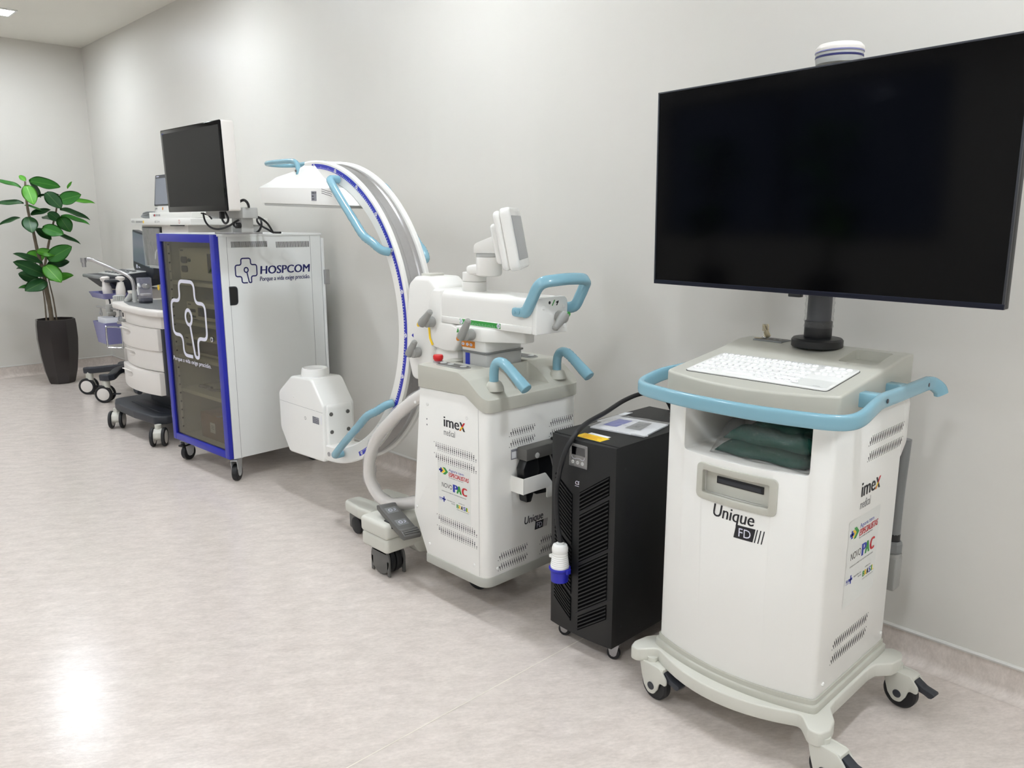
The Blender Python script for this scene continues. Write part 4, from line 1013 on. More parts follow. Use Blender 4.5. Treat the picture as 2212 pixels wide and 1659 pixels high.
# local: x = screen normal, y = width, z = height
mb_ = MB(); mb_.prism(rrect(-.155, .155, -.118, .118, .032, 6), 'x', -.018, .022, .010, 3, ang=.8); mo = mb_.xf(MN).build('monitor_shell', 'white_gloss', ca)
MB().prism(rrect(-.149, .149, -.112, .112, .03, 6), 'x', -.046, -.015, .014, 3, ang=.8).xf(MN).build('monitor_back', 'white_gloss', mo)
MB().prism(rrect(-.10, .10, -.085, .07, .02, 5), 'x', -.072, -.042, .016, 3, ang=.8).xf(MN).build('monitor_boss', 'white_gloss', mo)
MB().prism(rrect(-.130, .130, -.082, .085, .004), 'x', .0215, .0232).xf(MN).build('monitor_screen', 'screen_grey', mo)
# --- C assembly, turned two degrees about its centre
XCC, ZCC = -3.513, 1.045
RC = Matrix.Translation((XCC, 0, ZCC)) @ Matrix.Rotation(math.radians(2.0), 4, 'Y') @ Matrix.Translation((-XCC, 0, -ZCC))
def arcpt(r, a, y): a = math.radians(a); return Vector((XCC + r * math.cos(a), y, ZCC + r * math.sin(a)))
CY0, CY1 = 2.055, 2.205
def arc_sweep(prof, a0, a1, n):
    return [[arcpt(r, a0 + (a1 - a0) * k / n, y) for r, y in prof] for k in range(n + 1)]
pr = [(.672, CY0 + .006), (.678, CY0), (.748, CY0), (.755, CY0 + .004), (.755, CY0 + .020), (.750, CY0 + .024), (.738, CY0 + .026), (.738, CY1 - .026), (.750, CY1 - .024), (.755, CY1 - .020), (.755, CY1 - .004), (.748, CY1), (.678, CY1), (.672, CY1 - .006)]
cb = MB().loft(arc_sweep(pr, -88, 97, 90)).xf(RC).build('c_beam', 'white', ca, sharp=.5)
ch = MB(); cp = [(.7385, CY0 + .0255), (.7440, CY0 + .030), (.7440, CY0 + .046), (.7395, CY0 + .052), (.7395, CY1 - .052), (.7440, CY1 - .046), (.7440, CY1 - .030), (.7385, CY1 - .0255)]
ch.loft(arc_sweep(cp, -88, 97, 90), closed=False); ch.xf(RC).build('guide_channel', 'alu', cb, sharp=.5)
b = MB(); sp = [(.717, CY0 - .0006), (.739, CY0 - .0006)]
b.loft(arc_sweep(sp, -62, 91.5, 80), closed=False); sc = b.xf(RC).build('blue_scale', 'scale_blue', cb)
tk = []
b = MB()
for k in range(-60, 91):
    if k % 15 == 0: continue
    l = .010 if k % 5 == 0 else .006
    b.poly([arcpt(.7185, k - .12, CY0 - .001), arcpt(.7185, k + .12, CY0 - .001), arcpt(.7185 + l, k + .12, CY0 - .001), arcpt(.7185 + l, k - .12, CY0 - .001)])
b.xf(RC).build('scale_ticks', 'ink_white', sc, kind='stuff')
for a in range(-60, 91, 15):
    b = MB(); c0 = arcpt(.728, a, CY0 - .0013)
    b.poly([c0 + Vector((.0095 * math.cos(t), 0, .0095 * math.sin(t))) for t in [2 * math.pi * k / 16 for k in range(16)]])
    b.xf(RC).build('scale_mark', 'ink_white', sc)
    s_ = str(abs(a)); aa = math.radians(a - 90 if a > 20 else a)
    text(s_, .0085, 'ink', sc, RC @ Matrix.Translation(c0 + Vector((0, -.0004, 0))) @ FACE['-y'] @ Matrix.Rotation(math.radians(a) - math.pi / 2, 4, 'Z') @ Matrix.Translation((-.0034 * len(s_), -.004, 0)), 'scale_lettering')
# side handles on the C
def c_handle(a0, a1, y, s, parent):
    p0 = arcpt(.702, a0, y); p1 = arcpt(.712, a1, y); mid = (p0 + p1) / 2; o = Vector((0, s * .055, 0))
    dr = (Vector((XCC, y, ZCC)) - mid).normalized()
    d = (p1 - p0)
    pth = [p0 + o * .15, p0 + o * .9, p0 + d * .07 + o * 1.1, p0 + d * .28 + o * 1.15 + dr * .006, p0 + d * .55 + o * 1.15 + dr * .012, p0 + d * .74 + o * 1.15 + dr * .016, p0 + d * .86 + o * 1.0 + dr * .004, p1 - d * .03 + o * .7, p1 + o * .1]
    sm = smooth_path(pth, 6); n = len(sm)
    rs = [.0185 + (.0014 if (k % 2 and .45 < k / n < .8) else 0) for k in range(n)]
    MB().tube(sm, rs, 14).xf(RC).build('c_handle', 'rail_blue', parent)
c_handle(71, 30, CY0, -1, cb); c_handle(-73, -27, CY0, -1, cb)
c_handle(66, 26, CY1, 1, cb); c_handle(-60, -26, CY1, 1, cb)
# carriage that holds the C
crp = rpoly([(-2.735, .835), (-2.66, .832), (-2.60, .86), (-2.58, .98), (-2.56, 1.10), (-2.535, 1.20), (-2.545, 1.245), (-2.60, 1.283), (-2.70, 1.283), (-2.745, 1.25), (-2.765, 1.12), (-2.77, 1.04), (-2.765, .93)], [.03, .03, .03, .04, .04, .03, .03, .03, .02, .03, .04, .04, .04], 4)
cg = MB().prism(crp, 'y', 2.043, 2.217, .02, 3, ang=.9).build('c_carriage', 'white', ca)
boolean(cg, [MB().loft(arc_sweep([(.60, 2.051), (.765, 2.051), (.765, 2.209), (.60, 2.209)], -60, 60, 60)).xf(RC)], 'DIFFERENCE')
MB().prism(rrect(-2.715, -2.655, 2.09, 2.175, .01), 'z', 1.278, 1.292, .002).build('carriage_pad', 'bone', ca)
flat([[(-2.727, 1.028), (-2.713, 1.037), (-2.713, 1.019)]], 'scale_blue', ca, frame((0, 2.0424, 0), '-y'), 'pointer_mark')
flat([[(-2.601, 1.075), (-2.588, 1.075), (-2.582, 1.03), (-2.565, 1.005), (-2.578, 1.0), (-2.595, 1.028)]], 'ink_yellow', ca, frame((0, 2.0345, 0), '-y'), 'yellow_scale')
lever((-2.655, 2.043, .955), (-2.705, 2.008, .948), (-2.655, 2.005, 1.012), (0, -1, 0), 'ink_blue')
MB().box(-2.61, -2.44, 2.06, 2.19, .86, .995, .02).build('carriage_neck', 'white', ca)
# detector
dt = MB().prism(rpoly([(-3.952, 1.592), (-3.125, 1.592), (-3.185, 1.635), (-3.26, 1.672), (-3.33, 1.690), (-3.42, 1.715), (-3.475, 1.752), (-3.535, 1.802), (-3.60, 1.785), (-3.66, 1.755), (-3.85, 1.722), (-3.985, 1.668)], [.006, .005, 0, .02, .03, .03, .03, .01, .04, .04, .03, .008], 4), 'y', 2.0, 2.27).build('detector', 'white_gloss', ca)
up_ = MB().prism([(1.93, 1.58), (2.34, 1.58), (2.34, 1.66), (2.27, 1.670), (2.245, 1.70), (2.225, 1.76), (2.18, 1.83), (2.09, 1.83), (2.045, 1.76), (2.025, 1.70), (2.0, 1.670), (1.93, 1.66)], 'x', -4.2, -3.0)
boolean(dt, [up_], 'INTERSECT', bev=.006, seg=3, ang=25)
dt.data.transform(wm(ca).inverted() @ RC @ wm(ca))
MB().box(-3.94, -3.20, 2.006, 2.264, 1.580, 1.5935, .004).xf(RC).build('detector_plate', 'light_grey', ca)
flat([rect2(-3.452, -3.405, 1.610, 1.655)], 'silver_label', ca, RC @ frame((0, 1.9994, 0), '-y'), 'rating_label')
flat([rect2(-3.447, -3.42, 1.645, 1.649), rect2(-3.447, -3.43, 1.630, 1.634), rect2(-3.447, -3.425, 1.617, 1.620), rect2(-3.415, -3.408, 1.645, 1.650)], 'ink', ca, RC @ frame((0, 1.9990, 0), '-y'), 'label_text_lines', kind='stuff')
flat([[(-3.36, 1.664 - .009 * k), (-3.27, 1.650 - .009 * k), (-3.27, 1.652 - .009 * k), (-3.36, 1.6665 - .009 * k)] for k in range(3)], 'ink', ca, RC @ frame((0, 1.9996, 0), '-y'), 'vent_slits', kind='stuff')
dh = [(-3.645, 2.045, 1.735), (-3.650, 2.045, 1.772), (-3.67, 2.045, 1.793), (-3.72, 2.045, 1.80), (-3.86, 2.045, 1.798), (-3.97, 2.05, 1.794), (-4.005, 2.075, 1.792), (-4.015, 2.135, 1.790), (-4.005, 2.195, 1.792), (-3.97, 2.22, 1.794), (-3.86, 2.225, 1.798), (-3.72, 2.225, 1.80), (-3.67, 2.225, 1.793), (-3.65, 2.225, 1.772), (-3.645, 2.225, 1.735)]
MB().tube(smooth_path(dh, 5), .0125, 14).xf(RC).build('detector_handle', 'rail_blue', ca)
MB().cyl((-3.648, 2.030, 1.752), (-3.648, 2.034, 1.752), .006, 12).xf(RC).build('handle_screw', 'dark_grey', ca)
# x-ray tube housing
tb = MB().prism(rpoly([(-3.968, .592), (-3.822, .697), (-3.608, .708), (-3.500, .579), (-3.507, .277), (-3.879, .262), (-3.967, .385)], [.04, .05, .05, .03, .03, .03, .05], 5), 'y', 2.046, 2.235, .012, 3, ang=.8).build('tube_housing', 'white_gloss', ca)
MB().prism(rpoly([(-3.60, .60), (-3.492, .585), (-3.488, .33), (-3.50, .30), (-3.60, .29)], [.03, .03, .02, .02, .0], 4), 'y', 2.062, 2.222, .012, 3, ang=.8).build('tube_rear_block', 'white_gloss', ca)
for y in (2.085, 2.185):
    for z in (.535, .44): MB().cyl((-3.490, y, z), (-3.486, y, z), .0105, 16, .001).build('socket_screw', 'dark_grey', ca)
MB().lathe([(.076, 0), (.072, .03), (.068, .042), (.062, .044), (.058, .030), (0, .028)], (-3.727, 2.142, .700), seg=40).build('tube_collar', 'white_gloss', ca)
flat([rect2(-3.955, -3.505, .5435, .5448)], 'ink_grey', ca, frame((0, 2.0454, 0), '-y'), 'panel_seam')
tl = flat([rect2(-3.610, -3.545, .475, .512)], 'silver_label', ca, frame((0, 2.0454, 0), '-y'), 'rating_label')
flat([rect2(-3.606 + .016 * (k % 4), -3.596 + .016 * (k % 4), .479 + .009 * (k // 4), .482 + .009 * (k // 4)) for k in range(14)], 'ink', tl, frame((0, 2.0451, 0), '-y'), 'label_text_lines', kind='stuff')
flat([rect2(-3.531, -3.518, .480, .528)], 'paper', ca, frame((0, 2.0454, 0), '-y'), 'white_sticker')
flat([circle2(-3.685, .487, .009, 16)], 'ink_grey', ca, frame((0, 2.0454, 0), '-y'), 'focus_mark')
flat([circle2(-3.685, .487, .0065, 16)], 'sticker', ca, frame((0, 2.0452, 0), '-y'), 'focus_mark')
dome_plugs(ca, [(-3.80, 2.046, .585), (-3.575, 2.046, .548)], (0, -1, 0), .005)
MB().cyl((-3.475, 2.05, .33), (-3.475, 2.066, .33), .012, 16, .002).build('locking_screw', 'steel', ca)
# hose wrapped in clear film
hz = [(-2.43, 1.965, .855), (-2.52, 1.945, .815), (-2.63, 1.93, .745), (-2.75, 1.93, .655), (-2.855, 1.935, .565), (-2.925, 1.94, .46), (-2.945, 1.945, .36), (-2.905, 1.95, .295), (-2.83, 1.95, .268), (-2.74, 1.95, .278), (-2.63, 1.955, .315), (-2.53, 1.96, .345)]
hpth = smooth_path(hz, 8)
MB().tube(hpth, .025, 18).build('cable_hose', 'warm_white', ca, label='white cable hose')
rgh = random.Random(5); fb = MB(); fr_ = smooth_path(hz, 14)
lpz = []
for i, p_ in enumerate(fr_):
    tg = (fr_[min(i + 1, len(fr_) - 1)] - fr_[max(i - 1, 0)]).normalized(); s1 = tg.cross(Vector((0, 1, 0))).normalized(); s2 = Vector((0, 1, 0))
    lp1 = []
    for k in range(20):
        a = 2 * math.pi * k / 20; rr = .0275 + .0025 * math.sin(i * .45 + k) + .002 * rgh.random() + (.014 * max(0, math.sin(i * .16 + 1.2)) ** 2 if 4 < k < 9 else 0)
        lp1.append(p_ + s1 * math.cos(a) * rr + s2 * math.sin(a) * rr)
    lpz.append(lp1)
fb.loft(lpz, cap=False); fb.build('hose_film', 'film', ca, label='clear plastic film around the hose', sharp=3)
# wheel arms, wheels with guards, lock pedal
for s in (-1, 1):
    yy = lambda y: CYM + s * (CYM - y)
    def bx(x0, x1, y0, y1, z0, z1, bev): return MB().box(x0, x1, min(yy(y0), yy(y1)), max(yy(y0), yy(y1)), z0, z1, bev, 4)
    bx(-2.80, -2.605, 1.79, 2.12, .185, .256, .018).build('wheel_arm', 'bone', ca)
    bx(-2.796, -2.609, 1.793, 2.12, .122, .188, .016).build('wheel_arm', 'bone', ca)
    MB().prism(rpoly([(yy(1.93), .14), (yy(1.965), .088), (yy(2.0), .080), (yy(2.12), .080), (yy(2.12), .14)], [.01, .015, .015, 0, 0], 3), 'x', -2.72, -2.607, .006).build('arm_bracket', 'bone', ca)
    wy = yy(1.865)
    for q in (-1, 1):
        gpl = MB().cyl((-2.70, wy + q * .034, .072), (-2.70, wy + q * .044, .072), .068, 28, .002)
        gpl.box(-2.768, -2.750, wy + min(q * .034, q * .044), wy + max(q * .034, q * .044), .004, .075, .003); gpl.box(-2.650, -2.632, wy + min(q * .034, q * .044), wy + max(q * .034, q * .044), .004, .075, .003)
        gpl.box(-2.75, -2.65, wy + min(q * .034, q * .044), wy + max(q * .034, q * .044), .10, .15, .003)
        gpl.build('wheel_guard', 'dark_grey', ca)
        MB().lathe([(.040, -.0135), (.060, -.0135), (.066, -.009), (.066, .009), (.060, .0135), (.040, .0135)], (-2.70, wy + q * .0155, .066), (0, 1, 0), 32).build('wheel_tire', 'rubber', ca)
    MB().cyl((-2.70, wy - .03, .066), (-2.70, wy + .03, .066), .042, 24).build('wheel_hub', 'slate', ca)
    PM = Matrix.Translation((-2.612, yy(1.86), .262)) @ Matrix.Rotation(.30, 4, 'Y') @ Matrix.Rotation(-.12 * -s, 4, 'Z')
    pdl = MB().prism(rpoly([(-.125, .004), (-.10, .018), (-.085, .012), (.075, .012), (.09, .02), (.128, .014), (.13, -.006), (.10, -.014), (-.115, -.012)], [.006, .006, .01, .01, .006, .008, .008, .01, .01], 3), 'y', -.040, .040, .005, 2).xf(PM).build('lock_pedal', 'dark_grey', ca)
    for u in (-.062, .03):
        MB().prism(rrect(u - .02, u + .02, -.026, .026, .004), 'z', .0115, .0128).xf(PM).build('pedal_plate', 'mid_grey', pdl)
        MB().tube([PM @ Vector((u + .008 * math.cos(t), -.006 + .008 * math.sin(t), .0132)) for t in [2 * math.pi * k / 16 for k in range(16)]], .0012, 5, True).build('lock_symbol', 'ink_white', pdl)
        MB().tube([PM @ Vector((u + .006 * math.cos(t), .010 + .008 * math.sin(t), .0132)) for t in [math.pi * k / 10 - .3 for k in range(11)]], .0012, 5).build('lock_symbol', 'ink_white', pdl)
    for k in range(3):
        MB().box(.092 + .011 * k, .098 + .011 * k, -.036, .036, .014, .0205, .001).xf(PM).build('pedal_rib', 'dark_grey', pdl)
    bx(-2.66, -2.60, 1.82, 1.90, .235, .262, .004).build('pedal_slot', 'black', ca)
    # front leg with a small caster
    lx = yy(2.035)
    lg = MB().prism(rpoly([(-3.25, lx - .045), (-3.10, lx - .062), (-2.93, lx - .045), (-2.50, lx - .035), (-2.50, lx + .035), (-2.93, lx + .045), (-3.10, lx + .062), (-3.25, lx + .045)], [.03, .04, .06, 0, 0, .06, .04, .03], 4), 'z', .098, .158, .015, 3, ang=.8).build('front_leg', 'bone', ca)
    cst = MB().box(-3.235, -3.15, lx - .030, lx + .030, .012, .098, .014, 3).build('leg_caster', 'dark_grey', ca)
    for q in (-1, 1): MB().lathe([(.0, -.007), (.036, -.007), (.042, -.004), (.042, .004), (.036, .007), (0, .007)], (-3.165, lx + q * .028, .042), (0, 1, 0), 24).build('caster_wheel', 'rubber', cst)
MB().box(-2.95, -2.42, 2.00, 2.24, .125, .20, .03, 3).build('front_base', 'bone', ca)
for y in (2.04, 2.20):
    small_caster(ca, -2.30, y, .055, .03, .137, ang=0.2, fork='dark_grey', hub='mid_grey')
# prints and vents
F1 = lambda x, z: frame((x, BY0 - .0006, z), '-y')
logo_imex(ca, F1(-2.298, .735), .0325)
for z in (.640, .595): perforation(ca, F1(-2.345, z - .012), .235, .036, 19, 5, -.03)
sticker_sheet(ca, F1(-2.338, .372), .195, .218)
for z in (.345, .298): perforation(ca, F1(-2.335, z - .014), .225, .036, 18, 5, -.03)
F2 = lambda y, z: frame((BX1 + .0006, y, z), '+x')
for y, z in ((1.995, .712), (1.995, .670), (2.215, .712), (2.215, .670)): perforation(ca, F2(y, z), .130, .032, 11, 5, .02)
for y, z in ((1.935, .232), (1.935, .190), (2.165, .232), (2.165, .190)): perforation(ca, F2(y, z), .150, .032, 13, 5, .02)
rl_ = flat([rect2(0, .062, 0, .040)], 'silver_label', ca, F2(1.995, .622), 'rating_label')
flat([rect2(.004, .058, .004, .030)], 'paper', rl_, F2(1.995, .622) @ Matrix.Translation((0, 0, .0002)), 'label_field')
flat([rect2(.026, .054 - .004 * (k % 2), .008 + .005 * k, .0095 + .005 * k) for k in range(5)], 'ink', rl_, F2(1.995, .622) @ Matrix.Translation((0, 0, .0004)), 'label_text_lines', kind='stuff')
logo_unique(ca, F2(2.065, .342), .105)
# hand control resting in its white bracket
HX = BX1
br_ = MB()
brk = [(1.998, .498), (1.998, .560), (2.118, .560), (2.150, .522), (2.162, .506), (2.174, .522), (2.206, .560), (2.325, .560), (2.325, .498), (2.262, .498), (2.262, .455), (2.125, .455), (2.125, .498)]
br_.prism(rpoly(brk, [.006, .006, .01, .01, .004, .01, .01, .006, .006, .008, .01, .01, .008], 3), 'x', HX + .062, HX + .066, .001)
br_.box(HX, HX + .066, 1.996, 2.0, .498, .560); br_.box(HX, HX + .066, 2.323, 2.327, .498, .560)
br_.build('control_bracket', 'white', ca)
hc = thing('hand_control', 'black handheld control with grey crossbar head resting in the white bracket', 'hand control', (HX + .032, 2.16, .46))
MB().box(HX + .006, HX + .060, 2.020, 2.302, .622, .670, .005).build('crossbar', 'dark_grey', hc)
MB().prism(rpoly([(2.012, .590), (2.03, .623), (2.09, .623), (2.10, .575), (2.075, .50), (2.055, .452), (2.03, .455), (2.02, .52)], .008, 3), 'x', HX + .010, HX + .052, .006).build('grip', 'black', hc)
MB().prism(rpoly([(2.09, .623), (2.29, .623), (2.30, .59), (2.27, .50), (2.20, .462), (2.08, .475)], .012, 3), 'x', HX + .012, HX + .046, .006).build('grip', 'black', hc)
MB().cyl((HX + .060, 2.075, .637), (HX + .064, 2.075, .637), .011, 18, .001).build('control_button', 'light_grey', hc)
MB().box(HX + .02, HX + .05, 2.19, 2.25, .669, .680, .004).build('cord_clip', 'black', hc)
MB().cyl((HX + .03, 2.285, .670), (HX + .03, 2.285, .692), .014, 16, .002).build('end_knob', 'lever_grey', hc)
MB().tube(smooth_path([(HX + .05, 2.155, .625), (HX + .058, 2.16, .60), (HX + .0715, 2.16, .55), (HX + .072, 2.165, .51), (HX + .070, 2.168, .505)], 5), .003, 8).build('steel_hook', 'steel', hc)

# ------------------------------------------------------------------ equipment cabinet with blue glazed door
CA_ = .058
CW_, CD_, CZ0, CZ1 = .728, .692, .14, 1.445
CFR = Vector((-4.334, 1.904, 0))
CM = Matrix.Translation(CFR) @ Matrix.Rotation(CA_, 4, 'Z')           # local: u along the front (-CW_..0), v into the depth, z up
cb_ = CM @ Vector((-CW_ / 2, CD_ / 2, 0))
cab = thing('equipment_cabinet', 'tall white equipment cabinet with blue framed smoked glass door on casters', 'cabinet', cb_, CA_)
def cbox(u0, u1, v0, v1, z0, z1, bev=.0, seg=2): return MB().box(u0, u1, v0, v1, z0, z1, bev, seg).xf(CM)
def cpix(x, y, u=None, v=None):
    """photo pixel -> local point on the plane u = const or v = const"""
    inv = CM.inverted(); o = inv @ CP; d = inv.to_3x3() @ ray(x, y)
    t = (u - o.x) / d.x if u is not None else (v - o.y) / d.y
    return o + d * t
V0 = .028
for nm, q in (('side_panel', (-CW_ + .006, -CW_ + .026, V0, CD_, CZ0, CZ1 - .012)), ('side_panel', (-.020, 0, V0, CD_, CZ0, CZ1 - .012)), ('bottom_panel', (-CW_ + .026, -.020, V0, CD_ - .015, CZ0, CZ0 + .03)), ('back_panel', (-CW_ + .026, -.020, CD_ - .015, CD_, CZ0, CZ1 - .014))):
    cbox(*q, .0015).build(nm, 'cab_white', cab)
cbox(-CW_ + .002, .004, V0 - .01, CD_ + .006, CZ1 - .014, CZ1, .002).build('top_panel', 'cab_white', cab)
for v in (V0 + .045, CD_ - .075):
    cbox(-.0005, .0004, v, v + .0018, CZ0 + .002, CZ1 - .016).build('panel_seam', 'ink_grey', cab)
cbox(-.02, .003, CD_ + .004, CD_ + .022, CZ0 + .03, CZ1 - .03, .002).build('rear_flange', 'cab_white', cab)
# door
dr_ = MB(); f0, f1, g0, g1 = -CW_, -.004, CZ0 + .002, CZ1 - .004
fl2, fr2, ft2, fb2 = .042, .048, .046, .042
for q in ((f0, f0 + fl2, g0, g1), (f1 - fr2, f1, g0, g1), (f0 + fl2, f1 - fr2, g1 - ft2, g1), (f0 + fl2, f1 - fr2, g0, g0 + fb2)):
    dr_.box(q[0], q[1], 0, V0 - .002, q[2], q[3], .001)
door = dr_.xf(CM).build('door', 'royal', cab)
cbox(f0 + fl2 - .005, f1 - fr2 + .005, .010, .015, g0 + fb2 - .005, g1 - ft2 + .005).build('glass_pane', 'smoked', door)
for z in (1.02, .32):
    cbox(f0 - .012, f0 + .004, .004, V0 + .01, z - .045, z + .045, .002).build('hinge', 'slate' if z > 1 else 'steel', door)
lkp = cpix(459.5, 733.5, v=.008)
lk_ = MB().cyl((lkp.x, .010, lkp.z), (lkp.x, .000, lkp.z), .016, 20, .002).xf(CM).build('door_lock', 'chrome', door)
cbox(lkp.x - .002, lkp.x + .002, -.002, .001, lkp.z - .007, lkp.z + .007).build('keyway', 'black', lk_)
# cross emblem: outline, ring and stem
def cross_emblem(mtx, s, w, m, parent):
    a, e = .097 * s, .217 * s; h_ = .226 * s; r = .045 * s
    P = [(.018 * s, -h_), (-a, -h_), (-a, -.105 * s), (-e, -.105 * s), (-e, .105 * s), (-a, .105 * s), (-a, h_), (a, h_), (a, .105 * s), (e, .105 * s), (e, -.105 * s), (a, -.105 * s), (a, -h_), (.050 * s, -h_), (.012 * s, -.035 * s)]
    n = len(P)
    body_ = rpoly([(P[0][0], P[0][1])] + P[1:-1] + [P[-1]], [0] + [r] * (n - 3) + [r * .7, 0], 5)
    q = stroke(body_, w)
    cx_, cz_, rr = 0, .012 * s, .040 * s
    q += stroke([(cx_ + rr * math.cos(2 * math.pi * k / 28), cz_ + rr * 1.12 * math.sin(2 * math.pi * k / 28)) for k in range(28)], w, True)
    flat(q, m, parent, mtx, 'cross_emblem')
em = cpix(408, 690, v=.0095)
cross_emblem(CM @ frame((em.x, .0085, em.z), '-y'), 1.0, .021, 'ink_white', door)
tp0 = cpix(375, 775, v=.0095); tp1 = cpix(456, 797, v=.0095)
text('Porque a vida exige precisão.', .026, 'ink_white', door, CM @ frame((tp0.x, .0085, tp0.z - .003), '-y'), 'slogan_lettering', shear=.12, bold=.0008, width=tp1.x - tp0.x)
# side prints
SU = .0007
e1 = cpix(508, 584, u=0); e2 = cpix(555, 584, u=0); ec = cpix(531, 584.5, u=0)
cross_emblem(CM @ frame((SU, (e1.y + e2.y) / 2, ec.z), '+x'), (e2.y - e1.y) / .44, .0075, 'ink_navy', cab)
h0 = cpix(561, 592, u=0); h1 = cpix(668, 590.5, u=0); ht = cpix(561, 574, u=0)
text('HOSPCOM', (ht.z - h0.z) * .98, 'ink_navy', cab, CM @ frame((SU, h0.y, h0.z), '+x'), 'brand_lettering', shear=.10, bold=.0024, width=h1.y - h0.y)
h2 = cpix(561, 607, u=0); h3 = cpix(669, 603.5, u=0)
text('Porque a vida exige precisão.', .026, 'ink_navy', cab, CM @ frame((SU, h2.y, h2.z), '+x'), 'slogan_lettering', shear=.14, bold=.0007, width=h3.y - h2.y)
for xa, xb in ((499.5, 578.5), (596.5, 668.5)):
    p0 = cpix(xa, 535, u=0); p1 = cpix(xb, 534, u=0); pt = cpix(xa, 522, u=0); n = 30
    flat([rect2(p0.y + (p1.y - p0.y) * k / n, p0.y + (p1.y - p0.y) * (k + .5) / n, p0.z, pt.z) for k in range(n)], 'hole', cab, CM @ frame((SU, 0, 0), '+x'), 'vent_slots', kind='stuff')
hp0 = cpix(497, 660, u=0); hp1 = cpix(513, 618, u=0)
hd = MB().prism(rpoly([(hp0.y, hp0.z), (hp1.y - .002, hp0.z), (hp1.y, hp1.z), (hp0.y, hp1.z)], [.004, .022, .022, .004], 4), 'x', 0, .003, .001).xf(CM).build('handle_surround', 'slate', cab)
MB().prism(rpoly([(hp0.y + .004, hp0.z + .006), (hp1.y - .008, hp0.z + .006), (hp1.y - .006, hp1.z - .006), (hp0.y + .004, hp1.z - .006)], [.003, .018, .018, .003], 4), 'x', .0028, .0036).xf(CM).build('handle_recess', 'black', hd)
lt = cbox(-.01, .020, CD_ + .012, CD_ + .045, 1.13, 1.22, .003).build('rear_latch', 'steel', cab)
# interior: shelves with perforated uprights
DV = .085                                          # how far the unit fronts stand behind the door
SH = [cpix(389, 606, v=DV).z, cpix(404, 691, v=DV).z, cpix(400, 764, v=DV).z, cpix(379, 829, v=DV).z]
for z in SH: cbox(-CW_ + .03, -.024, V0 + .03, CD_ - .02, z - .022, z, .001).build('shelf', 'cab_white', cab)
for u in (-CW_ + .028, -.046):
    pr_ = cbox(u, u + .02, V0 + .012, V0 + .028, CZ0 + .03, CZ1 - .02).build('upright', 'cab_white', cab)
    flat([circle2(V0 + .020, CZ0 + .08 + .055 * k, .006, 8) for k in range(22)], 'hole', pr_, CM @ frame((u + .0206, 0, 0), '+x'), 'upright_holes', kind='stuff')
flat([rect2(-.60 + .0135 * k, -.594 + .0135 * k, 1.345, 1.385) for k in range(34)], 'ink_white', cab, CM @ frame((0, CD_ - .0155, 0), '-y'), 'rear_vent_slots', kind='stuff')
# units on the shelves
def unit(z, u0, u1, hgt, kind, label):
    t = thing('medical_device_unit', label, 'medical device', CM @ Vector(((u0 + u1) / 2, .36, z)), CA_, 'units on the cabinet shelves')
    def b(*q, **k): return MB().box(*q, **k).xf(CM)
    b(u0, u1, DV, DV + .40, z + .012, z + hgt, bev=.006).build('case', 'white_powder', t)
    for u in (u0 + .03, u1 - .03):
        MB().cyl((u, DV + .04, z), (u, DV + .04, z + .014), .012, 12).xf(CM).build('foot', 'rubber', t)
        MB().cyl((u, DV + .34, z), (u, DV + .34, z + .014), .012, 12).xf(CM).build('foot', 'rubber', t)
    F = lambda u, zz: CM @ frame((u, DV - .0007, zz), '-y')
    if kind == 0:
        b(u1 - .225, u1 - .035, DV - .005, DV + .01, z + .06, z + hgt - .03, bev=.004).build('screen', 'screen_off', t)
        for zz in (z + .075, z + hgt - .075):
            MB().prism(rrect(u0 + .025, u0 + .105, zz - .020, zz + .020, .019, 5), 'y', DV - .004, DV + .005).xf(CM).build('socket', 'black', t)
        MB().cyl((u0 + .14, DV - .01, z + hgt - .075), (u0 + .14, DV + .005, z + hgt - .075), .011, 14).xf(CM).build('button', 'slate', t)
    elif kind == 1:
        b(u0 + .15, u1 - .03, DV - .005, DV + .01, z + .035, z + hgt - .03, bev=.004).build('screen', 'screen_off', t)
        b(u0 + .045, u0 + .115, DV - .005, DV + .01, z + .055, z + hgt - .045, bev=.004).build('socket', 'black', t)
        for k in range(4): MB().cyl((u0 + .05 + .02 * k, DV - .008, z + .03), (u0 + .05 + .02 * k, DV + .005, z + .03), .006, 10).xf(CM).build('button', 'slate', t)
    else:
        b(u0 + .13, u1 - .05, DV - .005, DV + .01, z + .03, z + hgt - .02, bev=.004).build('screen', 'mid_grey', t)
        b(u0 + .03, u0 + .10, DV - .005, DV + .01, z + .06, z + hgt - .05, bev=.004).build('socket', 'slate', t)
    flat([rect2(u0 + .02, u0 + .06, z + hgt - .022, z + hgt - .014)], 'ink', t, F(0, 0), 'name_mark')
UL = [cpix(389, 580, v=DV).x, cpix(404, 670, v=DV).x, cpix(399, 745, v=DV).x]
unit(SH[0], UL[0], -.035, .205, 0, 'pale unit with two oval sockets on the top shelf behind the smoked glass')
unit(SH[1], UL[1], -.035, .120, 1, 'pale unit with a wide dark display on the second shelf behind the smoked glass')
unit(SH[2], UL[2], -.035, .125, 2, 'pale unit with a grey panel on the third shelf behind the smoked glass')
ct = thing('coiled_cable', 'grey cable lying coiled on the lowest shelf behind the smoked glass', 'cable', CM @ Vector((-.35, .25, SH[3])), CA_)
MB().tube(smooth_path([CM @ Vector(p) for p in ((-.60, .14, SH[3] + .010), (-.52, .15, SH[3] + .010), (-.42, .13, SH[3] + .010), (-.30, .20, SH[3] + .011), (-.18, .16, SH[3] + .010), (-.12, .28, SH[3] + .012), (-.25, .36, SH[3] + .010), (-.40, .30, SH[3] + .022), (-.36, .18, SH[3] + .026), (-.20, .22, SH[3] + .024), (-.10, .38, SH[3] + .010))], 6), .009, 8).build('cable', 'mid_grey', ct)
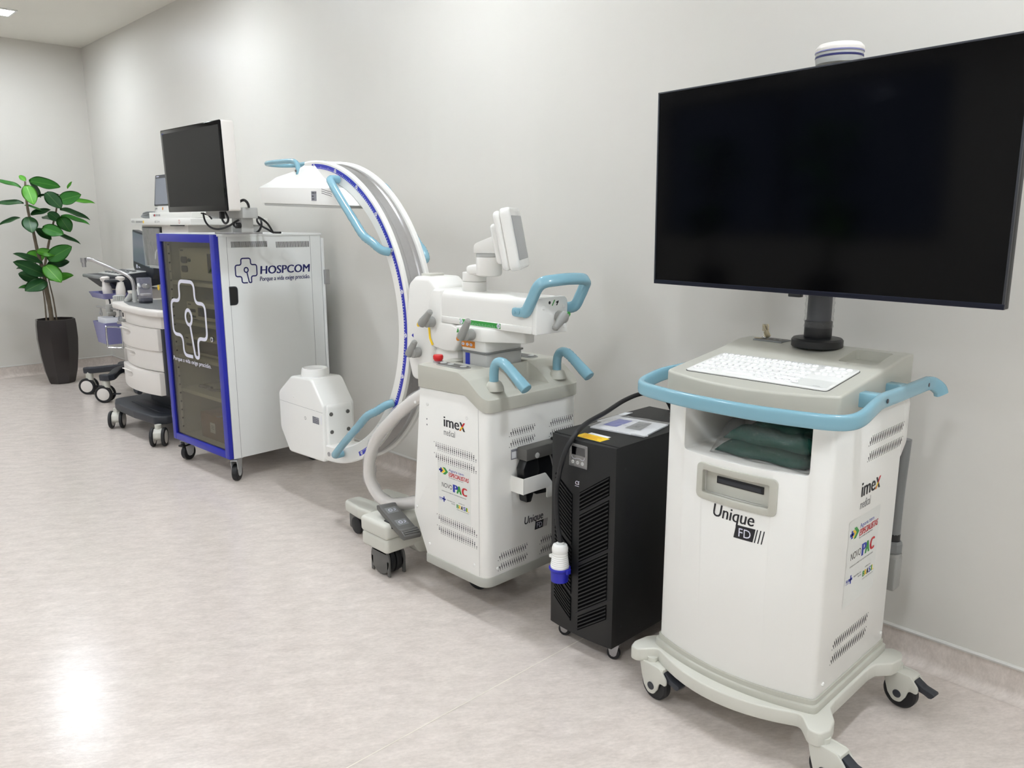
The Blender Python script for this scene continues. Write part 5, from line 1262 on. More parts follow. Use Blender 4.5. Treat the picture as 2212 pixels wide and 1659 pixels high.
MB().cyl(CM @ Vector((-.56, .148, SH[3] + .012)), CM @ Vector((-.46, .148, SH[3] + .012)), .0118, 12, .002).build('probe_handle', 'dark_grey', ct)
cx = thing('cardboard_box', 'brown cardboard box on the cabinet floor behind the smoked glass', 'cardboard box', CM @ Vector((-.33, .33, CZ0 + .03)), CA_)
MB().box(-.54, -.08, .10, .52, CZ0 + .03, CZ0 + .19, .003).xf(CM).build('carton', 'card', cx)
flat([rect2(-.42, -.355, CZ0 + .075, CZ0 + .14)], 'paper', cx, CM @ frame((0, .0993, 0), '-y'), 'white_sticker')
flat([rect2(-.405, -.37, CZ0 + .10 + .01 * k, CZ0 + .104 + .01 * k) for k in range(3)], 'ink_grey', cx, CM @ frame((0, .0990, 0), '-y'), 'sticker_text_lines', kind='stuff')
MB().box(-.33, -.29, .0985, .522, CZ0 + .189, CZ0 + .1915).xf(CM).build('packing_tape', 'film_milky', cx)
# casters with bright forks and brakes
for (u, v, an, brk) in ((-CW_ + .06, .075, 2.0, True), (-.045, .07, 2.35, False), (-CW_ + .06, CD_ - .07, 1.2, False), (-.05, CD_ - .07, 1.5, False)):
    p_ = CM @ Vector((u, v, 0))
    d_ = Vector((math.cos(an), math.sin(an), 0)) * -.02
    c_ = small_caster(cab, p_.x + d_.x, p_.y + d_.y, .050, .032, .132, ang=an, fork='zinc', hub='light_grey')
    MB().lathe([(.034, 0), (.036, .003), (.030, .008)], (p_.x, p_.y, .132), seg=20).build('caster_plate', 'zinc', c_)
    if brk:
        MB().box(-.06, .02, -.022, .022, .095, .108, .004).xf(Matrix.Translation((p_.x + d_.x, p_.y + d_.y, 0)) @ Matrix.Rotation(an, 4, 'Z')).build('brake_pedal', 'black', c_)

# ------------------------------------------------------------------ monitor on the cabinet
MW, MH = .744, .461
MC = Vector((-4.462, 1.870, 1.797))
MM = Matrix.Translation(MC) @ Matrix.Rotation(.028, 4, 'Z') @ Matrix.Rotation(.026, 4, 'X')
mo = thing('surgical_monitor', 'black fronted monitor with white housing on a grey bracket above the cabinet', 'monitor', CM @ Vector((-.18, .35, CZ1)))
MB().prism(rrect(-MW / 2, MW / 2, -MH / 2, MH / 2, .012), 'y', .004, .075, .006, 2).xf(MM).build('housing', 'warm_white', mo)
MB().prism(rrect(-MW / 2 + .05, MW / 2 - .05, -MH / 2 + .03, MH / 2 - .05, .02), 'y', .073, .098, .012, 2).xf(MM).build('rear_cover', 'warm_white', mo)
sc_ = MB().prism(rrect(-MW / 2, MW / 2, -MH / 2, MH / 2, .010), 'y', -.001, .005, .001).xf(MM).build('front_glass', 'screen_off', mo)
MB().box(-MW / 2 + .022, MW / 2 - .022, -.0016, .0, -MH / 2 + .03, MH / 2 - .022).xf(MM).build('display_panel', 'tv_glass', sc_)
flat([rect2(-.352, -.338, .196, .212), rect2(-.334, -.330, .204, .212)], 'ink_blue', mo, MM @ frame((0, -.0014, 0), '-y'), 'maker_mark')
brp = [onY(x, y, 2.03) for x, y in ((508.5, 449), (541.5, 471.5), (463, 453), (510, 472), (513, 475), (535.5, 496), (496, 496.5), (531, 502))]
MB().box(brp[0].x, brp[1].x, 1.985, 2.075, brp[1].z, brp[0].z, .006).build('bracket_head', 'light_grey', mo)
MB().box(brp[2].x, brp[3].x, 2.005, 2.055, brp[3].z, brp[2].z, .004).build('bracket_bar', 'light_grey', mo)
MB().cyl((-4.46, 2.03, (brp[2].z + brp[3].z) / 2), (-4.46, 1.94, (brp[2].z + brp[3].z) / 2 + .02), .03, 16).build('bracket_neck', 'light_grey', mo)
MB().box(brp[4].x, brp[5].x, 1.995, 2.065, CZ1 + .008, brp[4].z + .03, .004).build('bracket_post', 'light_grey', mo)
MB().box(brp[6].x - .02, brp[7].x + .02, 1.95, 2.12, CZ1, CZ1 + .010, .002).build('bracket_plate', 'steel', mo)
kb1 = onY(516, 487, 1.985)
MB().cyl((kb1.x, 1.995, kb1.z), (kb1.x, 1.965, kb1.z), .016, 18, .003).build('clamp_knob', 'black', mo)
MB().cyl((kb1.x, 1.966, kb1.z), (kb1.x, 1.963, kb1.z), .011, 18).build('knob_cap', 'light_grey', mo)
def c4(x, y): return (420 + x / 10.05, 380 + y / 10.05)
def wire(pts, yy, r=.0055, name='cable'):
    n = len(pts); P = []
    for i, p in enumerate(pts):
        t = i / (n - 1); P.append(onY(*c4(*p), yy[0] + (yy[1] - yy[0]) * t))
    for q in P: q.z = max(q.z, CZ1 + r + .0004)
    MB().tube(smooth_path(P, 5), r, 8).build(name, 'rubber', mo)
wire([(880, 620), (960, 570), (1060, 525), (1130, 560), (1170, 630), (1180, 690)], (1.96, 2.03), .007)
wire([(190, 800), (215, 930), (270, 1040), (360, 1120), (480, 1155), (620, 1140), (760, 1080), (880, 1000), (960, 960)], (1.92, 1.975))
wire([(600, 915), (620, 980), (670, 1030), (720, 1000), (732, 930), (700, 850), (665, 785)], (1.92, 1.93), .006)
wire([(150, 810), (240, 830), (310, 860), (375, 935)], (1.93, 1.95), .0045)
wire([(1175, 960), (1180, 1060), (1230, 1170), (1320, 1230), (1400, 1190), (1450, 1090), (1450, 1000), (1420, 930), (1380, 915), (1358, 960), (1390, 1030), (1480, 1100), (1600, 1165), (1700, 1222), (1870, 1230)], (2.08, 2.22), .006)
wire([(1240, 870), (1340, 880), (1440, 920), (1550, 1000), (1620, 1080), (1700, 1215), (1720, 1230)], (2.08, 2.22), .006)
wire([(860, 1020), (850, 1060), (880, 1100), (930, 1090), (960, 1030)], (1.955, 1.96), .005)
pg = onY(*c4(600, 860), 1.93)
MB().box(pg.x - .012, pg.x + .012, 1.918, 1.942, pg.z - .018, pg.z + .022, .004).build('connector', 'black', mo)

# ------------------------------------------------------------------ anaesthesia workstation
an = thing('anaesthesia_machine', 'white anaesthesia machine with three drawers, worktop tray and dark base', 'anaesthesia machine', (-5.83, 2.25, 0))
def twin_caster(parent, x, y, ax, R=.065, top=.14, hood='bone', gap=.038, lock=False):
    """two wheels on an axle with angle ax, white hood between them"""
    a = Vector((math.cos(ax), math.sin(ax), 0)); mt = Matrix(((-a.y, a.x, 0, x), (a.x, a.y, 0, y), (0, 0, 1, 0), (0, 0, 0, 1)))   # local y = axle
    mt = Matrix.Translation((x, y, 0)) @ Matrix.Rotation(ax - math.pi / 2, 4, 'Z')
    b = MB(); b.prism(rpoly([(-R * .95, R * .9), (-R * .6, R * 1.75), (R * .1, R * 1.95), (R * .7, R * 1.6), (R * .8, R * 1.0), (R * .3, R * .7), (-R * .5, R * .6)], R * .25, 4), 'y', -gap * .80 + .002, gap * .80 - .002, .008)
    b.cyl((-.005, 0, R * 1.7), (-.005, 0, top + .01), .022, 16)
    c = b.xf(mt).build('caster', hood, parent)
    for s in (-1, 1):
        w = MB().lathe([(R * .78, -.011), (R * .93, -.011), (R, -.006), (R, .006), (R * .93, .011), (R * .78, .011)], (0, s * gap, R), (0, 1, 0), 30).xf(mt).build('tire', 'rubber', c)
        MB().lathe([(0, -.0125), (R * .7, -.0115), (R * .79, -.008), (R * .79, .008), (R * .7, .0115), (0, .0125)], (0, s * gap, R), (0, 1, 0), 26).xf(mt).build('wheel_disc', 'warm_white', c)
    if lock: MB().box(-R * 1.75, -R * .7, -.012, .012, R * .9, R * 1.05, .004).xf(mt).build('brake_tab', 'slate', c)
    return c
MB().prism(rpoly([(-6.345, 2.12), (-6.32, 1.915), (-6.17, 1.862), (-5.80, 1.868), (-5.50, 1.905), (-5.462, 1.97), (-5.462, 2.64), (-6.345, 2.64)], [.06, .05, .06, .1, .06, .05, .02, .02], 4), 'z', .137, .195, .010, 3, ang=.8).build('base', 'slate', an)
MB().prism(rpoly([(-6.16, 2.06), (-6.12, 1.96), (-5.60, 1.98), (-5.54, 2.06)], .03, 3), 'z', .1945, .200, .002).build('foot_pad', 'slate', an)
for x, y, ax in ((-6.165, 1.865, 1.0), (-5.443, 1.902, .98), (-6.17, 2.56, 1.3), (-5.55, 2.56, 1.2)): twin_caster(an, x, y, ax)
MB().box(-6.10, -5.50, 2.10, 2.62, .19, .36, .01).build('lower_column', 'slate', an)
def curved(x0, x1, yc, ye, yb, n=12):
    xm = (x0 + x1) / 2
    return [(x1, yb), (x0, yb)] + [(x0 + (x1 - x0) * k / n, yc + (ye - yc) * ((x0 + (x1 - x0) * k / n - xm) / ((x1 - x0) / 2)) ** 2) for k in range(n + 1)]
for z0, z1, yc in ((.640, .795, 1.925), (.495, .637, 1.945), (.330, .490, 1.915)):
    d = MB().prism(curved(-6.205, -5.505, yc, yc + .05, 2.30), 'z', z0, z1, .006, 2, ang=.9).build('drawer', 'warm_white', an)
    boolean(d, [MB().ball((-6.0, yc + .002, z1 - .050), .125, .040, .026, 20)], bev=.0)
    MB().prism(rpoly([(-6.10, z1 - .034), (-5.90, z1 - .034), (-5.91, z1 - .027), (-6.09, z1 - .027)], .003, 2), 'y', yc - .001, yc + .012, .002).build('drawer_pull', 'warm_white', d)
MB().box(-6.17, -5.475, 2.0, 2.6, .33, .80, .004).build('drawer_carcass', 'slate', an)
MB().box(-5.462, -5.405, 2.02, 2.64, .20, .885, .008).build('side_panel', 'warm_white', an)
MB().prism(curved(-6.19, -5.47, 1.945, 1.995, 2.55), 'z', .797, .888, .006, 2, ang=.9).build('upper_panel', 'warm_white', an)
MB().prism(rrect(-6.12, -6.06, .82, .875, .004), 'y', 1.957, 1.975, .002).build('socket_plate', 'warm_white', an)
MB().prism(rrect(-6.10, -6.08, .835, .866, .003), 'y', 1.954, 1.96).build('socket_slot', 'black', an)
wt = MB().prism(rpoly([(-5.33, 2.62), (-6.28, 2.62), (-6.36, 2.30), (-6.365, 1.99), (-6.28, 1.945), (-5.95, 1.915), (-5.62, 1.912), (-5.40, 1.945), (-5.33, 2.02)], [.02, .02, .05, .06, .06, .2, .2, .06, .05], 4), 'z', .886, .930, .012, 3, ang=.7).build('worktop', 'warm_white', an)
MB().prism(rpoly([(-5.37, 2.30), (-6.20, 2.30), (-6.27, 2.02), (-5.95, 1.955), (-5.62, 1.952), (-5.38, 2.02)], .05, 4), 'z', .9285, .9315).build('worktop_mat', 'mid_grey', an)
MB().prism(rpoly([(-6.35, .886), (-6.27, .886), (-6.27, .87), (-6.33, .87)], .004, 2), 'y', 1.99, 2.5).build('side_rail', 'steel', an)
# upper body with display
MB().box(-6.245, -5.30, 2.30, 2.66, .925, 1.20, .012).build('vent_block', 'warm_white', an)
MB().prism(rpoly([(-6.205, 1.19), (-5.40, 1.19), (-5.40, 1.50), (-6.245, 1.50)], [.01, .01, .01, .01], 3), 'y', 2.20, 2.66, .006).build('display_housing', 'warm_white', an)
sc1 = MB().prism([(-6.190, 1.195), (-5.86, 1.195), (-5.86, 1.478), (-6.225, 1.478)], 'y', 2.192, 2.205, .003).build('display_bezel', 'black', an)
MB().prism([(-6.125, 1.205), (-5.87, 1.205), (-5.87, 1.465), (-6.155, 1.465)], 'y', 2.188, 2.196).build('display_screen', 'dark_grey', sc1)
b = quad_sheet([Vector((-6.20, 1.19)), Vector((-5.87, 1.19)), Vector((-5.87, 1.47)), Vector((-6.21, 1.47))], 0, .006, 18, 33, .003)
b.warp(lambda v: (v.x, 2.184 - v.z, v.y)); b.build('display_film', 'film', sc1, label='wrinkled clear film', sharp=3)
MB().box(-6.12, -5.33, 2.185, 2.66, 1.18, 1.20, .004).build('ledge', 'light_grey', an)
MB().prism(rpoly([(-6.29, 1.492), (-5.20, 1.492), (-5.20, 1.538), (-6.29, 1.538)], .006, 3), 'y', 2.14, 2.68, .005).build('top_shelf', 'white', an)
text('WATO EX', .016, 'ink_grey', an, frame((-6.275, 2.1392, 1.508), '-y'), 'lettering', width=.06)
flat([rect2(-6.18 + .022 * k, -6.168 + .022 * k, 1.507, 1.521) for k in range(6)], 'ink_grey', an, frame((0, 2.1392, 0), '-y'), 'shelf_symbols', kind='stuff')
flat([circle2(-6.035, 1.514, .011, 12)], 'ink_yellow', an, frame((0, 2.1390, 0), '-y'), 'warning_symbol')
text('65 5 A', .014, 'ink_grey', an, frame((-5.82, 2.1392, 1.508), '-y'), 'lettering', width=.09)
flat([circle2(-5.385, 1.514, .013, 14)], 'ink_red', an, frame((0, 2.1390, 0), '-y'), 'red_symbol')
flat([circle2(-5.385, 1.514, .010, 14)], 'sticker', an, frame((0, 2.1388, 0), '-y'), 'red_symbol')
MB().box(-5.60, -5.45, 2.16, 2.30, 1.485, 1.493, .002).build('shelf_clip', 'black', an)
MB().box(-5.55, -5.22, 2.42, 2.64, 1.20, 1.495, .006).build('rear_pillar', 'light_grey', an)
# gas panel details
cp_ = onY(348, 628, 2.29)
flat([circle2(onY(341, 621, 2.295).x, onY(341, 621, 2.295).z, .022, 18)], 'ink_yellow', an, frame((0, 2.2992, 0), '-y'), 'yellow_label')
for x, z in ((-5.98, 1.005), (-5.90, 1.0)):
    MB().cyl((x, 2.30, z), (x, 2.275, z), .022, 20, .003).build('control_knob', 'light_grey', an)
MB().box(-5.985, -5.955, 2.29, 2.305, 1.04, 1.14, .003).build('flow_tube', 'mid_grey', an)
for k in range(4): MB().cyl((-6.12 + .035 * k, 2.24, 1.20), (-6.12 + .035 * k, 2.24, 1.222), .011, 12, .002).build('port_plug', 'white_gloss', an)
MB().tube(smooth_path([(-6.02, 2.21, 1.215), (-6.0, 2.19, 1.25), (-5.95, 2.18, 1.30), (-5.90, 2.19, 1.33)], 5), .006, 8).build('sampling_tube', 'film_milky', an)
# clear absorber canister
ac = onY(312, 620, 2.10)
cn = MB().prism(rrect(ac.x - .045, ac.x + .045, 2.055, 2.145, .03, 5), 'z', .945, 1.115, .004).build('absorber_canister', 'clear', an, label='clear absorber canister')
MB().prism(rrect(ac.x - .042, ac.x + .042, 2.058, 2.142, .028, 5), 'z', .930, .965, .003).build('canister_base', 'slate', cn)
MB().prism(rrect(ac.x - .03, ac.x + .04, 2.065, 2.135, .02, 5), 'z', .985, 1.0, .003).build('canister_float', 'warm_white', cn)
MB().cyl((ac.x + .05, 2.08, 1.06), (ac.x + .13, 2.08, 1.06), .018, 16, .003).build('canister_valve', 'steel', cn)
MB().tube(smooth_path([(ac.x - .01, 2.06, .99), (ac.x - .015, 2.06, 1.04), (ac.x, 2.06, 1.07), (ac.x + .02, 2.06, 1.05)], 5), .009, 8).build('canister_hook', 'white_gloss', cn)
# bag arm
ba = [onY(290, 630, 2.06), onY(288, 614, 2.06), onY(283, 602, 2.05), onY(270, 592, 2.02), onY(240, 579, 1.95), onY(215, 568, 1.89), onY(200, 561.5, 1.85), onY(189, 560, 1.825)]
arm = MB().tube(smooth_path(ba, 5), .013, 12).build('bag_arm', 'alu', an)
tp = onY(180.5, 562, 1.81); tz = onY(180.5, 557, 1.81).z; tb_ = onY(180.5, 577, 1.81).z
MB().lathe([(.014, 0), (.015, (tz - tb_) * .5), (.021, (tz - tb_) * .52), (.022, tz - tb_), (.0, tz - tb_)], (tp.x, tp.y, tb_), seg=20).build('arm_connector', 'steel', arm)
MB().cyl((ba[0].x, 2.06, .928), (ba[0].x, 2.06, ba[0].z + .01), .017, 14).build('arm_socket', 'light_grey', an)
k1 = onY(257, 644, 2.02)
kn = MB(); kn.lathe([(.045, 0), (.045, .008)], (k1.x, 2.02, .929), seg=24)
for k in range(18):
    a_ = 2 * math.pi * k / 18; kn.cyl((k1.x + .036 * math.cos(a_), 2.02 + .036 * math.sin(a_), .936), (k1.x + .036 * math.cos(a_), 2.02 + .036 * math.sin(a_), .968), .007, 6)
kn.lathe([(.036, 0), (.036, .034), (.03, .038)], (k1.x, 2.02, .935), seg=20); kn.build('pressure_valve', 'light_grey', an)
k2 = onY(281, 640, 2.05)
MB().tube(smooth_path([(k2.x - .04, 2.04, .935), (k2.x - .02, 2.05, .955), (k2.x + .01, 2.06, .985), (k2.x + .02, 2.06, 1.0)], 4), .024, 14).build('elbow_port', 'light_grey', an)
MB().lathe([(.026, 0), (.03, .012), (.03, .02)], (k2.x + .02, 2.06, .995), seg=18).build('port_cap', 'warm_white', an)
# fittings below the worktop edge
f1 = onY(215, 661, 2.02); f2 = onY(250, 668, 2.02); f3 = onY(248, 690, 2.0)
MB().cyl((-6.66, 1.955, .868), (-6.30, 1.99, .868), .008, 12).build('accessory_rail', 'steel', an)
MB().tube(smooth_path([(-6.60, 1.96, .866), (-6.60, 1.96, .842), (-6.585, 1.96, .818), (-6.60, 1.96, .802), (-6.62, 1.96, .812), (-6.625, 1.96, .832)], 5), .006, 8).build('hook', 'steel', an)
MB().cyl((-6.44, 1.975, .83), (-6.44, 1.975, .90), .024, 14, .003).build('rail_clamp', 'lever_grey', an)
MB().cyl((-6.42, 1.95, .828), (-6.42, 2.01, .828), .017, 14, .003).build('clamp_knob', 'lever_grey', an)
MB().lathe([(.02, 0), (.026, .02), (.022, .04), (.014, .045), (.014, .08)], (-6.22, 1.985, .785), seg=16).build('gas_fitting', 'steel', an)
MB().cyl((-6.22, 1.985, .80), (-6.10, 1.972, .805), .019, 14, .003).build('gas_fitting', 'lever_grey', an)
MB().cyl((-6.22, 1.985, .77), (-6.22, 1.985, .79), .034, 16, .004).build('gas_knob', 'steel', an)

# patient monitor on its module box
pm = thing('patient_monitor', 'white patient monitor with grey screen standing on the top shelf', 'patient monitor', (-5.75, 2.35, 1.538))
MB().prism(rpoly([(-6.05, 1.5385), (-5.30, 1.5385), (-5.30, 1.580), (-6.05, 1.580)], .004, 2), 'y', 2.19, 2.62, .004).build('module_box', 'white', pm)
flat([rect2(-5.97 + .028 * k, -5.955 + .028 * k, 1.552, 1.567) for k in range(5)], 'ink_grey', pm, frame((0, 2.1892, 0), '-y'), 'box_symbols', kind='stuff')
flat([circle2(-5.945, 1.560, .009)], 'ink_red', pm, frame((0, 2.189, 0), '-y'), 'red_symbol')
PT = Matrix.Translation((-5.80, 2.25, 1.715)) @ Matrix.Rotation(.16, 4, 'X').inverted()
PT = Matrix.Translation((-5.855, 2.255, 1.715)) @ Matrix.Rotation(-.12, 4, 'X')
MB().prism(rrect(-.225, .225, -.135, .135, .012), 'y', 0, .09, .01, 2).xf(PT).build('housing', 'white_gloss', pm)
MB().prism(rrect(-.222, .222, -.088, .132, .010), 'y', -.003, .003, .001).xf(PT).build('bezel', 'slate', pm)
MB().box(-.205, .205, -.0045, .0, -.078, .108).xf(PT).build('screen', 'screen_grey', pm)
flat([rect2(-.20, -.15, .118, .124)], 'ink_white', pm, PT @ frame((0, -.0036, 0), '-y'), 'maker_mark')
flat([rect2(-.205, -.165, -.112, -.104)], 'ink_grey', pm, PT @ frame((0, -.0008, 0), '-y'), 'maker_mark')
flat([circle2(-.065, -.108, .011)], 'ink_orange', pm, PT @ frame((0, -.0008, 0), '-y'), 'alarm_mark')
MB().box(-.15, .15, .03, .15, -.155, -.125, .006).xf(PT).build('stand', 'light_grey', pm)
lc = thing('coiled_lead', 'grey coiled leads lying beside the patient monitor on the top shelf', 'cable', (-6.16, 2.25, 1.538))
for k in range(4):
    P = []
    for j in range(14):
        a_ = 2 * math.pi * j / 14; P.append((-6.18 + (.10 - .006 * k) * math.cos(a_), 2.26 + (.07 - .004 * k) * math.sin(a_), 1.545 + .010 * k + .006 * math.sin(a_ * 2 + k) + .004))
    MB().tube(smooth_path(P, 3, True), .006, 8, True).build('lead', 'mid_grey', lc)

# ------------------------------------------------------------------ ultrasound cart behind it
us = thing('ultrasound_cart', 'dark legged ultrasound cart with keyboard console, probes and lilac bins', 'ultrasound machine', (-7.35, 2.35, 0))
for sx, (x, y) in ((-1, (-7.62, 2.10)), (1, (-7.16, 2.095))):
    twin_caster(us, x, y, -.75, .074, .20, 'bone', .030, True)
    MB().cyl((x + .03, y + .01, .13), (x + .03, y + .01, .205), .026, 14).build('caster_stem', 'bone', us)
    p_ = [(x - .015, y - .005, .215), (x + .06, y + .04, .222), ((x - 7.38) / 2 - .03 * sx, 2.26, .235), (-7.38, 2.42, .245)]
    MB().tube(smooth_path(p_, 5), 1.0, prof=[(q[0] * .032, q[1] * .028) for q in rrect(-1, 1, -1, 1, .5, 4)], up=(0, 0, 1)).build('leg', 'slate', us)
for x in (-7.62, -7.14): twin_caster(us, x, 2.62, -.5, .062, .16, 'bone', .03)
MB().box(-7.66, -7.10, 2.36, 2.66, .16, .26, .03, 3).build('base', 'slate', us)
MB().tube(smooth_path([(-7.12, 2.36, .25), (-7.09, 2.33, .18), (-7.02, 2.30, .10), (-6.93, 2.30, .09)], 5), .022, 10).build('foot_bar', 'slate', us)
MB().box(-7.50, -7.26, 2.38, 2.60, .25, .98, .02).build('column', 'warm_white', us)
MB().box(-7.60, -7.16, 2.30, 2.64, .62, .95, .02).build('cabinet_body', 'warm_white', us)
con = MB().prism(rpoly([(2.15, 1.050), (2.19, 1.015), (2.26, .955), (2.36, .95), (2.66, 1.0), (2.66, 1.10), (2.50, 1.095), (2.28, 1.075), (2.16, 1.074)], .012, 3), 'x', -7.56, -7.02, .012, 2).build('console', 'slate', us)
MB().prism([(2.24, 1.074), (2.50, 1.097), (2.64, 1.103), (2.64, 1.112), (2.50, 1.106), (2.24, 1.082)], 'x', -7.52, -7.03, .004).build('key_panel', 'light_grey', con)
MB().box(-7.56, -7.02, 2.125, 2.175, 1.046, 1.074, .010).build('front_handle', 'mid_grey', con)
for k in range(5):
    for j in range(3): MB().box(-7.46 + .075 * k, -7.42 + .075 * k, 2.28 + .06 * j, 2.31 + .06 * j, 1.082 + .005 * j, 1.098 + .005 * j, .003).build('control_key', 'mid_grey', con)
SM = Matrix.Translation((-7.07, 2.50, 1.28)) @ Matrix.Rotation(-.02, 4, 'X') @ Matrix.Rotation(.12, 4, 'Y')
MB().prism(rpoly([(-.235, -.17), (-.20, -.21), (.20, -.21), (.235, -.17), (.235, .145), (-.235, .145)], .015, 3), 'y', -.02, .03, .006).xf(SM).build('display', 'slate', us)
MB().box(-.222, .222, -.0235, -.018, -.125, .128).xf(SM).build('display_screen', 'screen_grey', us)
flat([rect2(-.16, -.13, -.175, -.145), rect2(-.11, -.07, -.165, -.155)], 'ink_white', us, SM @ frame((0, -.0208, 0), '-y'), 'panel_marks')
MB().cyl((-7.16, 2.53, 1.08), (-7.14, 2.53, 1.13), .03, 14).build('display_stem', 'slate', us)
for x, y, tl in ((-6.93, 2.13, .1), (-6.86, 2.20, -.05)):
    mt = Matrix.Translation((x, y, .90)) @ Matrix.Rotation(tl, 4, 'X')
    q = MB().lathe([(.024, .02), (.030, .03), (.030, .08), (.024, .11), (.020, .14), (.028, .155), (.030, .172), (.015, .182)], seg=16).xf(mt @ Matrix.Scale(1.25, 4, (0, 1, 0))).build('probe', 'warm_white', us)
    MB().tube(smooth_path([mt @ Vector((0, 0, .0)), mt @ Vector((.0, .0, -.04)), Vector((x - .05, y, .80)), Vector((x - .10, y + .06, .74))], 5), .007, 8).build('probe_cable', 'slate', q)
MB().box(-7.03, -6.84, 2.10, 2.26, 1.035, 1.055, .006).build('probe_rack', 'slate', us)
def bin_(x0, x1, y0, y1, z0, z1, name, t=.006, flare=.02):
    b = MB(); o = rrect(x0 + flare, x1 - flare, y0 + flare, y1 - flare, .02, 3); p = rrect(x0, x1, y0, y1, .02, 3)
    i0 = rrect(x0 + flare + t, x1 - flare - t, y0 + flare + t, y1 - flare - t, .018, 3); i1 = rrect(x0 + t, x1 - t, y0 + t, y1 - t, .018, 3)
    b.loft([[Vector((q[0], q[1], z0)) for q in o], [Vector((q[0], q[1], z1)) for q in p], [Vector((q[0], q[1], z1)) for q in i1], [Vector((q[0], q[1], z0 + t)) for q in i0]])
    return b.build(name, 'lilac', us)
bin_(-7.22, -6.86, 2.06, 2.36, .900, .945, 'lilac_tray')
bin_(-7.22, -6.92, 2.07, 2.24, .520, .700, 'lilac_bin')
wx = thing('tissue_box', 'white tissue box standing in the lilac bin', 'box', (-7.07, 2.155, .527))
MB().box(-7.175, -6.965, 2.10, 2.21, .527, .735, .006).build('carton', 'paper', wx)
MB().tube(smooth_path([(-6.815, 2.05, .53), (-6.815, 2.05, .67), (-6.805, 2.06, .685), (-6.71, 2.12, .685), (-6.70, 2.13, .67), (-6.70, 2.13, .53), (-6.71, 2.12, .517), (-6.805, 2.06, .517)], 4, True), .007, 8, True).build('wire_bracket', 'chrome', us)

# ------------------------------------------------------------------ tall potted plants
M['pot'] = mat('dark_brown_glazed_pot', (38, 33, 32), 0.28, noise=0.08, nscale=6, coat=0.2)
M['soil'] = mat('dark_soil', (48, 38, 30), 0.9, noise=0.3, nscale=60, bump=0.8, bscale=80)
M['bark'] = mat('grey_brown_bark', (104, 92, 76), 0.8, noise=0.25, nscale=40, bump=0.8, bscale=60)
M['stem_green'] = mat('young_stem', (86, 96, 58), 0.6, noise=0.15, nscale=30)
def leaf_mat(name, rgb):
    m = mat(name, rgb, 0.42, spec=0.4)
    nt = m.node_tree; N = nt.nodes; L = nt.links; b = N['Principled BSDF']
    tc = N.new('ShaderNodeTexCoord'); sx = N.new('ShaderNodeSeparateXYZ'); L.new(tc.outputs['Object'], sx.inputs[0])
    ab = N.new('ShaderNodeMath'); ab.operation = 'ABSOLUTE'; L.new(sx.outputs['Y'], ab.inputs[0])
    wv = N.new('ShaderNodeTexWave'); wv.inputs['Scale'].default_value = 9; wv.inputs['Distortion'].default_value = 1.5; L.new(tc.outputs['Object'], wv.inputs['Vector'])
    r = N.new('ShaderNodeMapRange'); r.inputs['From Min'].default_value = 0.0; r.inputs['From Max'].default_value = 0.02; r.inputs['To Min'].default_value = 1.0; r.inputs['To Max'].default_value = 0.0
    L.new(ab.outputs[0], r.inputs['Value'])
    c = lin(rgb)
    m1 = N.new('ShaderNodeMixRGB'); m1.inputs['Color1'].default_value = (*c, 1); m1.inputs['Color2'].default_value = (*[v * 1.25 for v in c], 1); L.new(wv.outputs['Fac'], m1.inputs['Fac'])
    m2 = N.new('ShaderNodeMixRGB'); m2.inputs['Color2'].default_value = (c[0] * 2 + .05, c[1] * 1.6 + .05, c[2] * 1.6 + .02, 1)
    L.new(r.outputs['Result'], m2.inputs['Fac']); L.new(m1.outputs['Color'], m2.inputs['Color1']); L.new(m2.outputs['Color'], b.inputs['Base Color'])
    b.inputs['Subsurface Weight'].default_value = 0.0
    return m
M['leaf0'] = leaf_mat('leaf_dark_green', (36, 84, 40)); M['leaf1'] = leaf_mat('leaf_green', (58, 128, 48)); M['leaf2'] = leaf_mat('leaf_light_green', (88, 160, 50))
def leaf_mesh(m, wid, droop, fold):
    """unit-length leaf along +x, face up +z"""
    b = MB(); n, k = 12, 4; V = {}
    for i in range(n + 1):
        t = i / n; w = wid * (math.sin(math.pi * min(1, t * .93 + .04)) ** .75) * (1 - .25 * t) if i < n else .004
        if i == n: w = .003
        for j in range(-k, k + 1):
            s = j / k
            V[i, j] = b.bm.verts.new((t * (1 - .06 * droop), s * w, -droop * t * t * .35 + fold * abs(s) * w + .02 * math.sin(9 * t) * abs(s)))
    for i in range(n):
        for j in range(-k, k): b.bm.faces.new((V[i, j], V[i + 1, j], V[i + 1, j + 1], V[i, j + 1]))
    r = bmesh.ops.solidify(b.bm, geom=b.bm.faces[:], thickness=.008)
    return b.mesh('leaf', m, sharp=3)
LM = {}
for mi in range(3):
    for di, (wd_, dr_, fo_) in enumerate(((.27, .35, .2), (.20, .5, .3), (.34, .2, .12))): LM[mi, di] = leaf_mesh('leaf%d' % mi, wd_, dr_, fo_)
PB = onZ(131, 828, 0); PB = Vector((PB.x - .05, PB.y + .03, 0))
PD = (PB - CP); PD.z = 0; PDL = PD.length; PD.normalize()
def k1(x, y, dy=0.0):
    """photo position -> point at the plant's distance, dy metres nearer or farther"""
    d = ray(x / 2.633, 350 + y / 2.633); return CP + d * ((PDL + dy) / d.dot(PD))
